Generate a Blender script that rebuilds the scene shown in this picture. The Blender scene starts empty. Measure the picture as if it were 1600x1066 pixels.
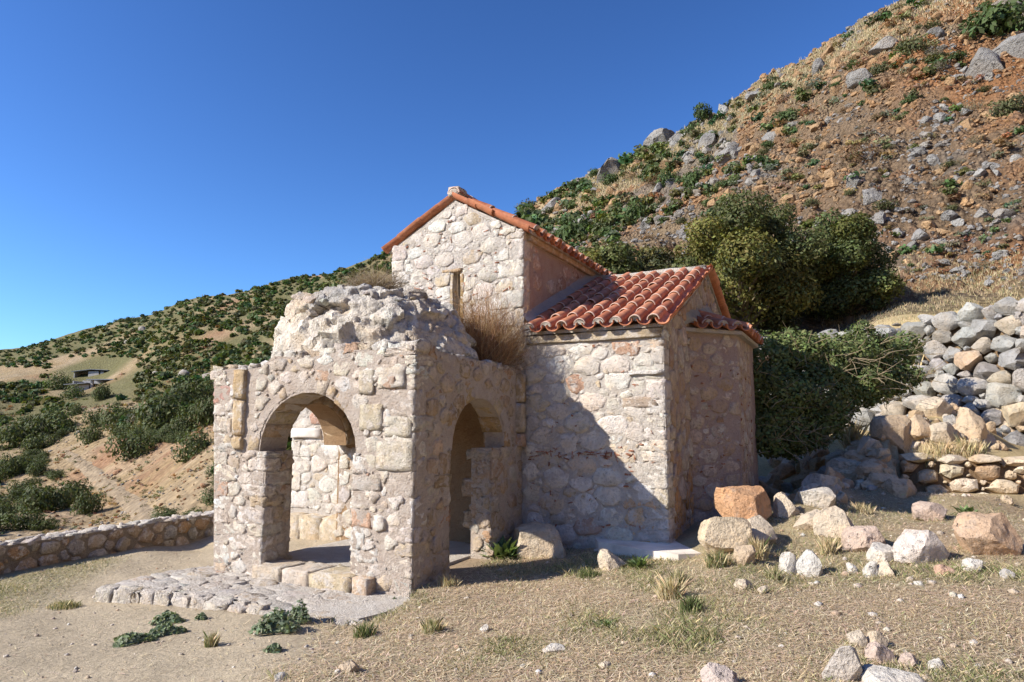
import bpy, bmesh, math, random
import numpy as np
from mathutils import Vector, Matrix

SC = bpy.context.scene
COL = SC.collection
R = math.radians
rng = np.random.default_rng(7)
random.seed(7)

# ------------------------------------------------------------------ camera, sky, sun, exposure
EYE = np.array([0.0, 0.0, 1.6])
FPX, CX, CY = 1600 * 24 / 36.0, 800.0, 533.0
PITCH = math.atan(137 / FPX)
cam_data = bpy.data.cameras.new('camera')
cam_data.lens, cam_data.sensor_width = 24, 36
cam_data.clip_start, cam_data.clip_end = 0.05, 3000
cam = bpy.data.objects.new('camera', cam_data)
COL.objects.link(cam)
cam.location = EYE
cam.rotation_euler = (R(90) + PITCH, 0, 0)
SC.camera = cam

SUN_AZ, SUN_EL = R(71.3), R(32.8)          # travel azimuth clockwise from +Y, elevation
travel = Vector((math.sin(SUN_AZ) * math.cos(SUN_EL), math.cos(SUN_AZ) * math.cos(SUN_EL), -math.sin(SUN_EL)))
world = bpy.data.worlds.new('World')
SC.world = world
world.use_nodes = True
wn = world.node_tree.nodes
sky = wn.new('ShaderNodeTexSky')
sky.sky_type = 'NISHITA'
sky.sun_disc = False
sky.sun_elevation = SUN_EL
sky.sun_rotation = SUN_AZ + math.pi
sky.altitude = 300
sky.air_density, sky.dust_density, sky.ozone_density = 1.0, 0.4, 2.6
tint = wn.new('ShaderNodeMix'); tint.data_type = 'RGBA'; tint.blend_type = 'MULTIPLY'; tint.inputs[0].default_value = 1.0
tint.inputs[7].default_value = (0.46, 0.63, 0.82, 1)
gam = wn.new('ShaderNodeGamma'); gam.inputs[1].default_value = 1.4
world.node_tree.links.new(sky.outputs[0], gam.inputs[0])
world.node_tree.links.new(gam.outputs[0], tint.inputs[6])
world.node_tree.links.new(tint.outputs[2], wn['Background'].inputs[0])
wn['Background'].inputs[1].default_value = 0.085
sun_data = bpy.data.lights.new('sun', 'SUN')
sun_data.energy, sun_data.angle, sun_data.color = 5.0, R(0.5), (1.0, 0.93, 0.83)
sun = bpy.data.objects.new('sun', sun_data)
COL.objects.link(sun)
sun.rotation_euler = travel.to_track_quat('-Z', 'Y').to_euler()
sun.location = (-30, -12, 30)
SC.view_settings.view_transform = 'Standard'
SC.view_settings.look = 'None'
SC.view_settings.gamma = 1
SC.view_settings.use_curve_mapping = False
SC.view_settings.exposure = 0.68

# ------------------------------------------------------------------ small maths
def _h(ix, iy, iz, seed):
    h = (ix.astype(np.int64) * 374761393 + iy.astype(np.int64) * 668265263 + iz.astype(np.int64) * 2147483647 + seed * 1274126177) & 0xFFFFFFFF
    h = ((h ^ (h >> 13)) * 1274126177) & 0xFFFFFFFF
    h = ((h ^ (h >> 16)) * 2246822519) & 0xFFFFFFFF
    return ((h ^ (h >> 15)) & 0xFFFFFF) / float(0xFFFFFF)

def vnoise(P, seed=0):
    P = np.asarray(P, float)
    i = np.floor(P).astype(np.int64); f = P - i; f = f * f * (3 - 2 * f)
    o = 0
    for dx in (0, 1):
        for dy in (0, 1):
            for dz in (0, 1):
                w = (f[..., 0] if dx else 1 - f[..., 0]) * (f[..., 1] if dy else 1 - f[..., 1]) * (f[..., 2] if dz else 1 - f[..., 2])
                o = o + w * _h(i[..., 0] + dx, i[..., 1] + dy, i[..., 2] + dz, seed)
    return o

def fbm(P, seed=0, oct=4, gain=0.5):
    P = np.asarray(P, float); a, s, t = 1.0, 0.0, 0.0
    for k in range(oct):
        s = s + a * (vnoise(P, seed + k) - 0.5) * 2; t += a
        P = P * 2.03 + 11.3; a *= gain
    return s / t

def worley(P, seed=0):
    """distance to the nearest jittered cell point (0..~1)"""
    P = np.asarray(P, float); i = np.floor(P).astype(np.int64); best = np.full(P.shape[:-1], 9.0)
    for dx in (-1, 0, 1):
        for dy in (-1, 0, 1):
            for dz in (-1, 0, 1):
                c = i + np.array([dx, dy, dz])
                q = c + np.stack([_h(c[..., 0], c[..., 1], c[..., 2], seed + k) for k in (1, 2, 3)], -1)
                best = np.minimum(best, np.linalg.norm(P - q, axis=-1))
    return best

def cells(P, seed=0):
    """random value and edge distance of the nearest jittered cell: broken, stepped faces"""
    P = np.asarray(P, float); i = np.floor(P).astype(np.int64); d1 = np.full(P.shape[:-1], 9.0); d2 = d1.copy(); val = np.zeros(P.shape[:-1])
    for dx in (-1, 0, 1):
        for dy in (-1, 0, 1):
            for dz in (-1, 0, 1):
                c = i + np.array([dx, dy, dz]); q = c + np.stack([_h(c[..., 0], c[..., 1], c[..., 2], seed + k) for k in (1, 2, 3)], -1)
                d = np.linalg.norm(P - q, axis=-1); v = _h(c[..., 0], c[..., 1], c[..., 2], seed + 7)
                near = d < d1; d2 = np.where(near, d1, np.minimum(d2, d)); val = np.where(near, v, val); d1 = np.where(near, d, d1)
    return val, d2 - d1

def sstep(a, b, x):
    t = np.clip((x - a) / (b - a), 0, 1); return t * t * (3 - 2 * t)

def ray(x, y):
    c0, c1, c2 = (x - CX) / FPX, (CY - y) / FPX, 1.0
    return np.array([c0, c2 * math.cos(PITCH) - c1 * math.sin(PITCH), c2 * math.sin(PITCH) + c1 * math.cos(PITCH)])

# building frame: x = a (along the front, to the right), y = b (backwards), z up
BROT = R(26.63)
UB = np.array([math.sin(BROT), math.cos(BROT), 0]); VB = np.array([math.cos(BROT), -math.sin(BROT), 0])
C0 = np.array([-1.005, 7.09, 0.0])
def L(a, b, z): return C0 + a * VB + b * UB + np.array([0, 0, z])
def on_z(x, y, z):
    r = ray(x, y); return EYE + r * (z - EYE[2]) / r[2]
def to_local(p):
    d = np.asarray(p)[..., :2] - C0[:2]; return np.stack([d @ VB[:2], d @ UB[:2]], -1)

# ------------------------------------------------------------------ scene helpers
def link(o, parent=None):
    COL.objects.link(o)
    if parent is not None: o.parent = parent
    return o

def mesh(name, V, F, mat, parent=None, col=None, smooth=True, loc=None, kind=None, sharp=None):
    V = np.asarray(V, np.float32)
    me = bpy.data.meshes.new(name)
    if isinstance(F, np.ndarray):
        k = F.shape[1]; n = len(F)
        me.vertices.add(len(V)); me.vertices.foreach_set('co', V.ravel())
        me.loops.add(n * k); me.loops.foreach_set('vertex_index', F.astype(np.int32).ravel())
        me.polygons.add(n); me.polygons.foreach_set('loop_start', np.arange(0, n * k, k, dtype=np.int32))
        me.update(calc_edges=True)
    else:
        me.from_pydata(V.tolist(), [], F)
        me.update()
    if smooth: me.polygons.foreach_set('use_smooth', np.ones(len(me.polygons), bool))
    if col is not None:
        at = me.color_attributes.new('col', 'FLOAT_COLOR', 'POINT')
        c = np.ones((len(V), 4), np.float32); c[:, :3] = col
        at.data.foreach_set('color', c.ravel())
    if sharp: me.set_sharp_from_angle(angle=R(sharp))
    for m in (mat if isinstance(mat, (list, tuple)) else [mat]): me.materials.append(m)
    o = bpy.data.objects.new(name, me)
    if loc is not None: o.location = loc
    if kind: o['kind'] = kind
    return link(o, parent)

def tag(o, label, cat, group=None):
    o['label'] = label; o['category'] = cat
    if group: o['group'] = group
    return o

def thing(name, label, cat, loc=(0, 0, 0), rz=0.0, group=None):
    o = bpy.data.objects.new(name, None); o.empty_display_size = 0.2
    o.location = loc; o.rotation_euler = (0, 0, rz); link(o)
    return tag(o, label, cat, group)

def join_lists(parts):
    """parts = [(V, F list or array)] -> one V, F"""
    Vs, Fs, n = [], [], 0
    for V, F in parts:
        Vs.append(np.asarray(V)); Fs.append(np.asarray(F) + n); n += len(V)
    return np.concatenate(Vs), np.concatenate(Fs)

# ------------------------------------------------------------------ materials
def new_mat(name, rough=0.95, spec=0.15):
    m = bpy.data.materials.new(name); m.use_nodes = True
    nt = m.node_tree; b = nt.nodes['Principled BSDF']
    b.inputs['Roughness'].default_value = rough
    b.inputs['Specular IOR Level'].default_value = spec
    return m, nt, b

def N(nt, typ, **kw):
    n = nt.nodes.new(typ)
    for k, v in kw.items():
        if k in n.inputs.keys() if isinstance(k, str) else False: n.inputs[k].default_value = v
        else: setattr(n, k, v)
    return n

def noise(nt, co, scale, detail=4, rough=0.6):
    n = nt.nodes.new('ShaderNodeTexNoise'); n.inputs['Scale'].default_value = scale
    n.inputs['Detail'].default_value = detail; n.inputs['Roughness'].default_value = rough
    nt.links.new(co, n.inputs['Vector']); return n.outputs['Fac']

def ramp(nt, fac, stops):
    r = nt.nodes.new('ShaderNodeValToRGB'); el = r.color_ramp.elements
    while len(el) < len(stops): el.new(0.5)
    for e, (p, c) in zip(el, stops):
        e.position = p; e.color = (c, c, c, 1) if not isinstance(c, (tuple, list)) else (*c, 1)
    nt.links.new(fac, r.inputs[0]); return r.outputs[0]

def mix(nt, a, b, fac, mode='MIX'):
    m = nt.nodes.new('ShaderNodeMix'); m.data_type = 'RGBA'; m.blend_type = mode
    for sock, v in ((m.inputs[6], a), (m.inputs[7], b), (m.inputs[0], fac)):
        if hasattr(v, 'is_linked'): nt.links.new(v, sock)
        elif isinstance(v, (tuple, list)): sock.default_value = (*v, 1)
        else: sock.default_value = v
    return m.outputs[2]

def bump(nt, b, h, strength, dist):
    n = nt.nodes.new('ShaderNodeBump'); n.inputs['Strength'].default_value = strength; n.inputs['Distance'].default_value = dist
    nt.links.new(h, n.inputs['Height']); nt.links.new(n.outputs[0], b.inputs['Normal'])

def add(nt, a, b, op='ADD', k=None):
    m = nt.nodes.new('ShaderNodeMath'); m.operation = op
    nt.links.new(a, m.inputs[0])
    if hasattr(b, 'is_linked'): nt.links.new(b, m.inputs[1])
    else: m.inputs[1].default_value = b
    return m.outputs[0]

def attr(nt, name='col'):
    a = nt.nodes.new('ShaderNodeAttribute'); a.attribute_name = name; return a.outputs['Color']

def coords(nt, which='Object'):
    return nt.nodes.new('ShaderNodeTexCoord').outputs[which]

def stone_mat(name, fine=38, lichen=0.0, bstr=0.8, bdist=0.02, dark=0.55, geo='Object', smear=None, cover=.5):
    m, nt, b = new_mat(name)
    co = coords(nt, geo) if geo == 'Object' else nt.nodes.new('ShaderNodeNewGeometry').outputs['Position']
    base = attr(nt)
    v1 = ramp(nt, noise(nt, co, fine * 0.25, 5), [(0.3, 0.78), (0.7, 1.14)])
    c = mix(nt, base, v1, 1.0, 'MULTIPLY')
    v2 = ramp(nt, noise(nt, co, fine, 6, 0.7), [(0.32, dark), (0.47, 1.0), (1.0, 1.08)])
    c = mix(nt, c, v2, 0.8, 'MULTIPLY')
    warm = ramp(nt, noise(nt, co, fine * 0.11, 3), [(0.45, 0.0), (0.75, 0.5)])
    c = mix(nt, c, mix(nt, base, (1.02, 0.80, 0.55), 1.0, 'MULTIPLY'), warm)
    if smear:
        sf = ramp(nt, noise(nt, co, 9, 6, 0.75), [(cover, 0.0), (cover + .1, 0.9)])
        c = mix(nt, c, mix(nt, smear, v2, 0.5, 'MULTIPLY'), sf)
    if lichen:
        lf = ramp(nt, noise(nt, co, fine * 0.3, 6, 0.75), [(0.52, 0.0), (0.62, lichen)])
        c = mix(nt, c, (0.25, 0.245, 0.225), lf)
    nt.links.new(c, b.inputs['Base Color'])
    h = add(nt, add(nt, noise(nt, co, fine * 0.5, 8, 0.65), noise(nt, co, fine * 2.2, 4, 0.7)), ramp(nt, noise(nt, co, fine * 0.9, 3), [(0.28, 0.0), (0.36, 1.0)]))
    bump(nt, b, h, bstr, bdist)
    return m

M_STONE = stone_mat('limestone', fine=30, bstr=1.0, bdist=.03, smear=(.70, .63, .55), cover=.50)
M_PSTONE = stone_mat('porch_limestone', fine=30, bstr=1.0, bdist=.035, smear=(.63, .53, .44), cover=.50)
M_PAVE = stone_mat('paving_limestone', fine=20, bstr=1.0, bdist=.05, smear=(.64, .575, .50), cover=.44)
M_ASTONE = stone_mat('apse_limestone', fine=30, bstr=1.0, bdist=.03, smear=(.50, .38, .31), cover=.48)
M_RUIN = stone_mat('weathered_rubble', fine=14, lichen=0.45, bstr=1.0, bdist=0.06)
M_ROCK = stone_mat('field_rock', fine=16, lichen=0.4, bstr=0.9, bdist=0.04)
M_CLIFFROCK = stone_mat('cliff_rock', fine=2.2, lichen=0.15, bstr=1.0, bdist=0.35, geo='pos')

def plain(name, c, rough=0.9):
    m, nt, b = new_mat(name, rough)
    co = coords(nt)
    k = mix(nt, c, ramp(nt, noise(nt, co, 3, 6), [(0.3, 0.7), (0.7, 1.15)]), 1.0, 'MULTIPLY')
    nt.links.new(k, b.inputs['Base Color']); return m
def mortar_mat(name, c1, c2, sc=6):
    m, nt, b = new_mat(name, 1.0, 0.05)
    co = coords(nt)
    c = mix(nt, c1, c2, ramp(nt, noise(nt, co, sc, 6, 0.65), [(0.35, 0.0), (0.65, 1.0)]))
    c = mix(nt, c, ramp(nt, noise(nt, co, 55, 5, 0.8), [(0.3, 0.6), (0.5, 1.0)]), 0.7, 'MULTIPLY')
    nt.links.new(c, b.inputs['Base Color'])
    h = add(nt, noise(nt, co, 13, 8, 0.75), noise(nt, co, 40, 6, 0.75))
    bump(nt, b, h, 1.0, 0.05)
    return m
M_MORTAR = mortar_mat('porch_mortar', (0.59, 0.48, 0.39), (0.68, 0.59, 0.50))
M_LIME = mortar_mat('lime_mortar', (0.655, 0.58, 0.495), (0.74, 0.68, 0.60))
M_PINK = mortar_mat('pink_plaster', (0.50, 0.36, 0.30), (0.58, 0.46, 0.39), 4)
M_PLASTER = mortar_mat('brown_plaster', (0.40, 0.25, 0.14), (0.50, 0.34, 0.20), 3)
M_CEMENT = mortar_mat('grey_cement', (0.42, 0.42, 0.42), (0.50, 0.49, 0.47), 5)
M_CONC = mortar_mat('pale_concrete', (0.60, 0.54, 0.46), (0.68, 0.63, 0.56), 3)
M_APRON = plain('smooth_concrete', (0.74, 0.66, 0.57))
M_SOILCORE = mortar_mat('soil_core', (0.20, 0.13, 0.075), (0.33, 0.23, 0.14), 4)

def terracotta():
    m, nt, b = new_mat('terracotta', 0.62, 0.25)
    co = nt.nodes.new('ShaderNodeNewGeometry').outputs['Position']; oi = nt.nodes.new('ShaderNodeObjectInfo').outputs['Random']
    c = ramp(nt, oi, [(0.0, (0.34, 0.115, 0.055)), (0.3, (0.46, 0.175, 0.085)), (0.7, (0.54, 0.225, 0.115)), (1.0, (0.43, 0.15, 0.075))])
    c = mix(nt, c, ramp(nt, noise(nt, co, 8, 7, 0.75), [(0.3, 0.55), (0.6, 1.12)]), 0.9, 'MULTIPLY')
    c = mix(nt, c, (0.5, 0.36, 0.27), ramp(nt, noise(nt, co, 5, 8, 0.8), [(0.54, 0.0), (0.72, 0.65)]))
    nt.links.new(c, b.inputs['Base Color'])
    bump(nt, b, noise(nt, co, 60, 4), 0.25, 0.006)
    return m
M_TILE = terracotta()

def foliage_mat(name, rough=0.7):
    m, nt, b = new_mat(name, rough, 0.25)
    c = attr(nt); nt.links.new(c, b.inputs['Base Color'])
    t = nt.nodes.new('ShaderNodeBsdfTranslucent'); nt.links.new(mix(nt, c, (1.3, 1.35, 0.7), 1.0, 'MULTIPLY'), t.inputs[0])
    ms = nt.nodes.new('ShaderNodeMixShader'); ms.inputs[0].default_value = 0.22
    nt.links.new(b.outputs[0], ms.inputs[1]); nt.links.new(t.outputs[0], ms.inputs[2])
    nt.links.new(ms.outputs[0], nt.nodes['Material Output'].inputs[0])
    return m
M_LEAF = foliage_mat('leaf')
M_STRAW = foliage_mat('straw', 0.8)

def bark_mat():
    m, nt, b = new_mat('bark')
    co = coords(nt)
    c = mix(nt, (0.10, 0.075, 0.05), (0.22, 0.18, 0.13), noise(nt, co, 12, 5))
    nt.links.new(c, b.inputs['Base Color']); bump(nt, b, noise(nt, co, 30, 5), 0.6, 0.02)
    return m
M_BARK = bark_mat()

M_SHEDWALL = plain('shed_wall', (0.42, 0.40, 0.37))
M_SHEDROOF = plain('shed_roof', (0.25, 0.27, 0.30), 0.6)
M_DARKWOOD = plain('dark_timber', (0.03, 0.025, 0.02))
M_SLIT = plain('tan_frame', (0.36, 0.25, 0.12))
M_MARBLE = plain('white_marble', (0.72, 0.66, 0.58), 0.6)

def ground_mat():
    m, nt, b = new_mat('dry_earth', 1.0, 0.05)
    co = nt.nodes.new('ShaderNodeNewGeometry').outputs['Position']
    c = attr(nt)
    c = mix(nt, c, ramp(nt, noise(nt, co, 1.3, 6, 0.65), [(0.3, 0.75), (0.7, 1.15)]), 0.8, 'MULTIPLY')
    c = mix(nt, c, ramp(nt, noise(nt, co, 28, 6, 0.8), [(0.33, 0.5), (0.5, 1.0), (0.75, 1.2)]), 0.75, 'MULTIPLY')
    v = nt.nodes.new('ShaderNodeTexVoronoi'); v.inputs['Scale'].default_value = 55; nt.links.new(co, v.inputs['Vector'])
    peb = ramp(nt, v.outputs['Distance'], [(0.14, 1.0), (0.26, 0.0)])
    keep = ramp(nt, v.outputs['Color'], [(0.52, 0.0), (0.56, 1.0)])
    pk = mix(nt, peb, keep, 1.0, 'MULTIPLY')
    c = mix(nt, c, mix(nt, (0.40, 0.33, 0.25), (0.55, 0.50, 0.43), v.outputs['Color']), mix(nt, (0, 0, 0), pk, 0.55))
    nt.links.new(c, b.inputs['Base Color'])
    h = add(nt, add(nt, noise(nt, co, 22, 8, 0.75), noise(nt, co, 4, 5)), pk)
    bump(nt, b, h, 0.9, 0.03)
    return m
M_GROUND = ground_mat()

def hill_mat(name, sc, bd):
    m, nt, b = new_mat(name, 1.0, 0.05)
    co = nt.nodes.new('ShaderNodeNewGeometry').outputs['Position']
    c = attr(nt)
    c = mix(nt, c, ramp(nt, noise(nt, co, sc, 7, 0.7), [(0.3, 0.6), (0.52, 1.0), (0.75, 1.25)]), 0.9, 'MULTIPLY')
    v = nt.nodes.new('ShaderNodeTexVoronoi'); v.inputs['Scale'].default_value = sc * 2.2; nt.links.new(co, v.inputs['Vector'])
    c = mix(nt, c, ramp(nt, v.outputs['Distance'], [(0.1, 1.12), (0.75, 0.72)]), 0.7, 'MULTIPLY')
    nt.links.new(c, b.inputs['Base Color'])
    h = add(nt, noise(nt, co, sc * 1.5, 8, 0.75), add(nt, v.outputs['Distance'], -1.0, 'MULTIPLY'))
    bump(nt, b, h, 1.0, bd)
    return m
M_HILL = hill_mat('dry_hillside', 0.8, 0.22)
M_CLIFF = hill_mat('orange_conglomerate', 1.9, 0.45)

# ------------------------------------------------------------------ terrain: tan(elevation) over (azimuth, ln distance)
CP = []      # (X, Y, z)
def cp(p): CP.append(p)
def cpx(x, y, d):                      # pixel and depth along +Y
    r = ray(x, y); r = r / r[1]; cp(EYE + r * d)
def cpz(x, y, z): cp(on_z(x, y, z))
for a, b, z in [(0, 0, 0), (-3, 0, -.17), (-3.2, -1.5, -.2), (.3, -1.3, -.10), (1, 1, -.01), (.58, 1.98, .05), (1.4, 2.3, .12), (2.85, 2.95, .49), (2.5, 2.1, .26), (3.3, 3.7, .62), (2.1, 2.4, .2), (1.5, 0, .03), (3, 0.3, .15),
                (3.2, 2.9, .36), (2.9, 5, .4), (-1.5, 1.3, 0), (-5, 1.5, -.22), (-1, 9, .6), (-4, 4, -.1), (-1, 5, .1), (4, -2, .08), (1, -2.5, 0), (-2, -3, -.12), (3.6, 6.5, .6)]:
    cp(L(a, b, z))
for p in [(0, 2, -.02), (-2, 2.5, -.08), (2, 2.5, .03), (-4.2, 5, -.18), (0, .8, 0), (-5, -5, 0), (5, -5, .2), (0, -8, 0), (9, 0, .6), (-9, 0, -.6), (6, 5, .4), (-6.1, 8.6, -.12), (-5.4, 10.3, -.11), (-4.9, 11.6, -.12), (-4, 12.6, -.1), (2, 20, 3.0), (-3, 17, .3)]:
    cp(np.array(p, float))
for q in [(1250, 885, .17), (1550, 900, .25), (1600, 1000, .12), (1420, 830, .42), (1580, 830, .46), (1420, 775, .6), (1600, 772, .62), (1250, 775, .58), (1330, 765, .62), (1100, 870, .2)]:
    cpz(*q)
# terrace wall bank: base and top
for X, Y, z in [(10.6, 11.6, 1.3), (8.8, 12.0, 1.3), (7.3, 13.0, 1.25), (6.3, 14.2, .9), (5.6, 15.5, .8),
                (11.6, 12.3, 4.1), (9.75, 14.4, 4.0), (8.9, 16.2, 3.95), (7.9, 17.8, 3.85), (6.9, 19.4, 3.85), (13.5, 14, 4.4), (11.5, 17, 4.35), (9.5, 20, 4.4), (15, 9, 4), (5.0, 21.5, 3.8)]:
    cp(np.array([X, Y, z]))
for q in [(1300, 742, 11.2), (1360, 694, 11.7), (1410, 655, 12.1), (1450, 650, 12.4), (1340, 772, 10.5)]: cpx(*q)
# low terrace wall: front foot and top
for q in [(1420, 768, 10.4), (1600, 770, 10.6), (1420, 712, 10.9), (1600, 716, 11.1), (1520, 712, 11.0)]: cpx(*q)
for q in [(1450, 437, 22), (1600, 428, 20), (1400, 330, 30), (1600, 300, 29), (1600, 150, 40), (1600, 0, 52), (1500, 0, 56), (1480, 160, 42), (1400, 15, 61), (1300, 70, 67), (1200, 125, 73), (1100, 190, 81),
          (1000, 240, 89), (950, 265, 93), (900, 290, 98), (840, 327, 104), (1300, 200, 49), (1100, 300, 60), (1200, 250, 53), (1000, 330, 70), (900, 370, 76), (1000, 380, 44), (1080, 370, 46),
          (1250, 330, 36), (1400, 220, 40), (1400, 120, 48), (1150, 400, 32), (1000, 430, 30), (900, 420, 42), (1800, 0, 40), (1800, 300, 24), (1800, -300, 60), (1600, -150, 70), (1500, -60, 75)]:
    cpx(*q)
for q in [(1400, 80, 90), (1300, 135, 95), (1200, 190, 102), (1100, 255, 110), (1000, 300, 120), (900, 350, 128), (840, 395, 135)]: cpx(*q)     # behind the right skyline
for q in [(0, 905, 14), (200, 880, 15), (330, 860, 17)]: cpx(*q)
for X, Y, z in [(-14, 16, -2.6), (-10, 20, -2.4), (-6, 22, -1.2), (-20, 30, -5), (-14, 32, -4.6), (-9, 30, -1.8)]: cp(np.array([X, Y, z]))
for q in [(0, 820, 46), (200, 795, 50), (310, 800, 36), (330, 740, 40), (150, 745, 70), (100, 705, 90), (200, 700, 74), (330, 680, 56), (150, 655, 120), (50, 705, 105), (0, 640, 170), (150, 605, 205), (0, 592, 230), (250, 625, 140),
          (330, 600, 125), (300, 505, 225), (150, 545, 275), (0, 562, 350), (200, 510, 320), (450, 470, 215), (600, 430, 180), (650, 450, 130), (500, 520, 140), (400, 570, 110), (450, 610, 70), (450, 690, 45), (750, 400, 150), (-200, 700, 110), (-200, 600, 330)]:
    cpx(*q)
for q in [(-200, 566, 460), (0, 549, 430), (100, 527, 395), (190, 499, 365), (300, 467, 330), (450, 437, 285), (600, 398, 250), (700, 370, 225), (800, 345, 200)]: cpx(*q)
for q in [(-200, 630, 620), (0, 610, 580), (190, 560, 500), (300, 530, 450), (450, 500, 390), (600, 470, 350), (700, 450, 320), (800, 430, 290)]: cpx(*q)
CP = np.array(CP)
def to_polar(P):
    P = np.asarray(P, float); r = np.hypot(P[..., 0], P[..., 1]); return np.arctan2(P[..., 0], P[..., 1]), np.log(np.maximum(r, .3))
def _feat(az, lr): return np.stack([np.sin(az) * 2.2, np.cos(az) * 2.2, lr], -1)
_ca, _cl = to_polar(CP)
_cf = _feat(_ca, _cl); _cv = (CP[:, 2] - EYE[2]) / np.exp(_cl)
_n = len(_cf)
def _phi(A, B): return np.sqrt(((A[:, None] - B[None]) ** 2).sum(-1) + 0.002)
_K = np.zeros((_n + 1, _n + 1)); _K[:_n, :_n] = _phi(_cf, _cf) - np.eye(_n) * 0.004; _K[:_n, _n] = 1; _K[_n, :_n] = 1
_w = np.linalg.solve(_K, np.append(_cv, 0))
def height0(az, lr):
    sh = np.shape(az); f = _feat(np.ravel(az), np.ravel(lr)); out = np.empty(len(f))
    for i in range(0, len(f), 20000): out[i:i + 20000] = _phi(f[i:i + 20000], _cf) @ _w[:_n] + _w[_n]
    return (out * np.exp(np.ravel(lr))).reshape(sh) + EYE[2]

# flat pads for things built on the ground
def height(X, Y, detail=True):
    P = np.stack([X, Y], -1); az, lr = to_polar(P); r = np.exp(lr)
    near = sstep(1.5, 0.5, r)
    z = height0(az, lr) * (1 - near) + 0 * near
    if detail:
        Q = np.stack([X, Y, 0 * X], -1)
        amp = np.clip((r - 2) / 30, 0, 1)
        z = z + 0.025 * fbm(Q * 1.1, 3, 4) * sstep(1, 3, r)
        right = sstep(0.12, 0.22, az) * sstep(20, 30, r)
        z = z + right * (fbm(Q * .22, 5, 4) * 1.3 + (0.5 - worley(Q * .45, 9)) * 1.2 + np.abs(fbm(Q * .7, 15, 3)) * 1.1 + (.5 - worley(Q * 1.3, 19)) * .75 + (.5 - worley(Q * 2.7, 23)) * .28 - .3)
        z = z + sstep(45, 90, r) * (1 - right) * fbm(Q * .045, 8, 5) * 2.2
    return z

def gheight(X, Y):
    """the built ground sheet, read off its grid"""
    P_ = np.stack([X, Y], -1); a, l = to_polar(P_)
    i = np.clip(np.interp(np.degrees(a), az_l, np.arange(len(az_l))), 0, len(az_l) - 1.001); j = np.clip(np.interp(l, lr_l, np.arange(len(lr_l))), 0, len(lr_l) - 1.001)
    i0, j0 = i.astype(int), j.astype(int); fi, fj = i - i0, j - j0
    return GZ[i0, j0] * (1 - fi) * (1 - fj) + GZ[i0 + 1, j0] * fi * (1 - fj) + GZ[i0, j0 + 1] * (1 - fi) * fj + GZ[i0 + 1, j0 + 1] * fi * fj
def hit(x, y, rmin=2.0, rmax=700.0, lift=0.0):
    """first point of the terrain along the camera ray through a photo pixel"""
    d = ray(x, y); hl = math.hypot(d[0], d[1])
    rr = np.exp(np.linspace(math.log(rmin), math.log(rmax), 900))
    P = EYE + d * (rr / hl)[:, None]
    dz = P[:, 2] - gheight(P[:, 0], P[:, 1])
    k = np.argmax(dz < 0)
    if k == 0: return None
    t = dz[k - 1] / (dz[k - 1] - dz[k]); p = P[k - 1] * (1 - t) + P[k] * t
    return p
def ground_z(x, y): return float(gheight(np.array([x]), np.array([y]))[0])
def depth_of(p): return p[1] * math.cos(PITCH) + (p[2] - EYE[2]) * math.sin(PITCH)
def project(P):
    P = np.asarray(P) - EYE
    c2 = P[..., 1] * math.cos(PITCH) + P[..., 2] * math.sin(PITCH); c1 = -P[..., 1] * math.sin(PITCH) + P[..., 2] * math.cos(PITCH)
    return CX + FPX * P[..., 0] / c2, CY - FPX * c1 / c2, c2

WALL_LINE = np.array([(11.9, 10.4), (11.2, 11.7), (9.75, 13.3), (8.7, 15.2), (7.75, 16.8), (6.6, 18.4), (5.6, 19.8)])
WALL_TOP = np.array([4.45, 4.35, 4.2, 3.98, 3.9, 3.9, 3.8]); WALL_FOOT = np.array([1.3, 1.3, 1.25, 1.15, .95, .85, .8])
def wall_dist(X, Y):
    best = np.full(X.shape, 99.0); sd = np.zeros(X.shape); tp = np.zeros(X.shape); ft = np.zeros(X.shape)
    for k in range(len(WALL_LINE) - 1):
        a, b = WALL_LINE[k], WALL_LINE[k + 1]; d = b - a; t = np.clip(((X - a[0]) * d[0] + (Y - a[1]) * d[1]) / (d @ d), 0, 1)
        qx, qy = X - a[0] - t * d[0], Y - a[1] - t * d[1]; dd = np.hypot(qx, qy); m = dd < best
        side = np.sign(-(d[0] * qy - d[1] * qx)); best = np.where(m, dd, best); sd = np.where(m, side * dd, sd)
        tp = np.where(m, WALL_TOP[k] * (1 - t) + WALL_TOP[k + 1] * t, tp); ft = np.where(m, WALL_FOOT[k] * (1 - t) + WALL_FOOT[k + 1] * t, ft)
    return sd, tp, ft
# grid
az_l = np.concatenate([np.linspace(-180, -48, 34)[:-1], np.linspace(-48, 48, 560), np.linspace(48, 180, 34)[1:]])
lr_l = np.concatenate([np.linspace(math.log(.5), math.log(3), 22)[:-1], np.linspace(math.log(3), math.log(24), 125)[:-1], np.linspace(math.log(24), math.log(120), 185)[:-1], np.linspace(math.log(120), math.log(700), 75)])
AZ, LR = np.meshgrid(np.radians(az_l), lr_l, indexing='ij')
GX, GY = np.sin(AZ) * np.exp(LR), np.cos(AZ) * np.exp(LR)
GZ = height(GX, GY)
loc_ = to_local(np.stack([GX, GY], -1))
wd_, wt_, wf_ = wall_dist(GX, GY)
front_ = np.minimum(GZ, np.maximum(wf_, .3)); back_ = np.maximum(GZ, wt_ - .12)
inw = (GX > 4.5) & (GY > 8) & (wd_ > -3.2) & (wd_ < 2.5) & (GX < 16)
step_ = sstep(.30, 1.0, wd_); blendf = sstep(-1.9, -1.1, wd_); blendb = sstep(2.5, 1.6, wd_)
GZ = np.where(inw, np.where(wd_ < .65, GZ + (front_ - GZ) * blendf, GZ + (back_ - GZ) * blendb) * 1.0, GZ)
GZ = np.where(inw & (wd_ > .0) & (wd_ < 1.2), front_ + (back_ - front_) * step_, GZ)
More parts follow.
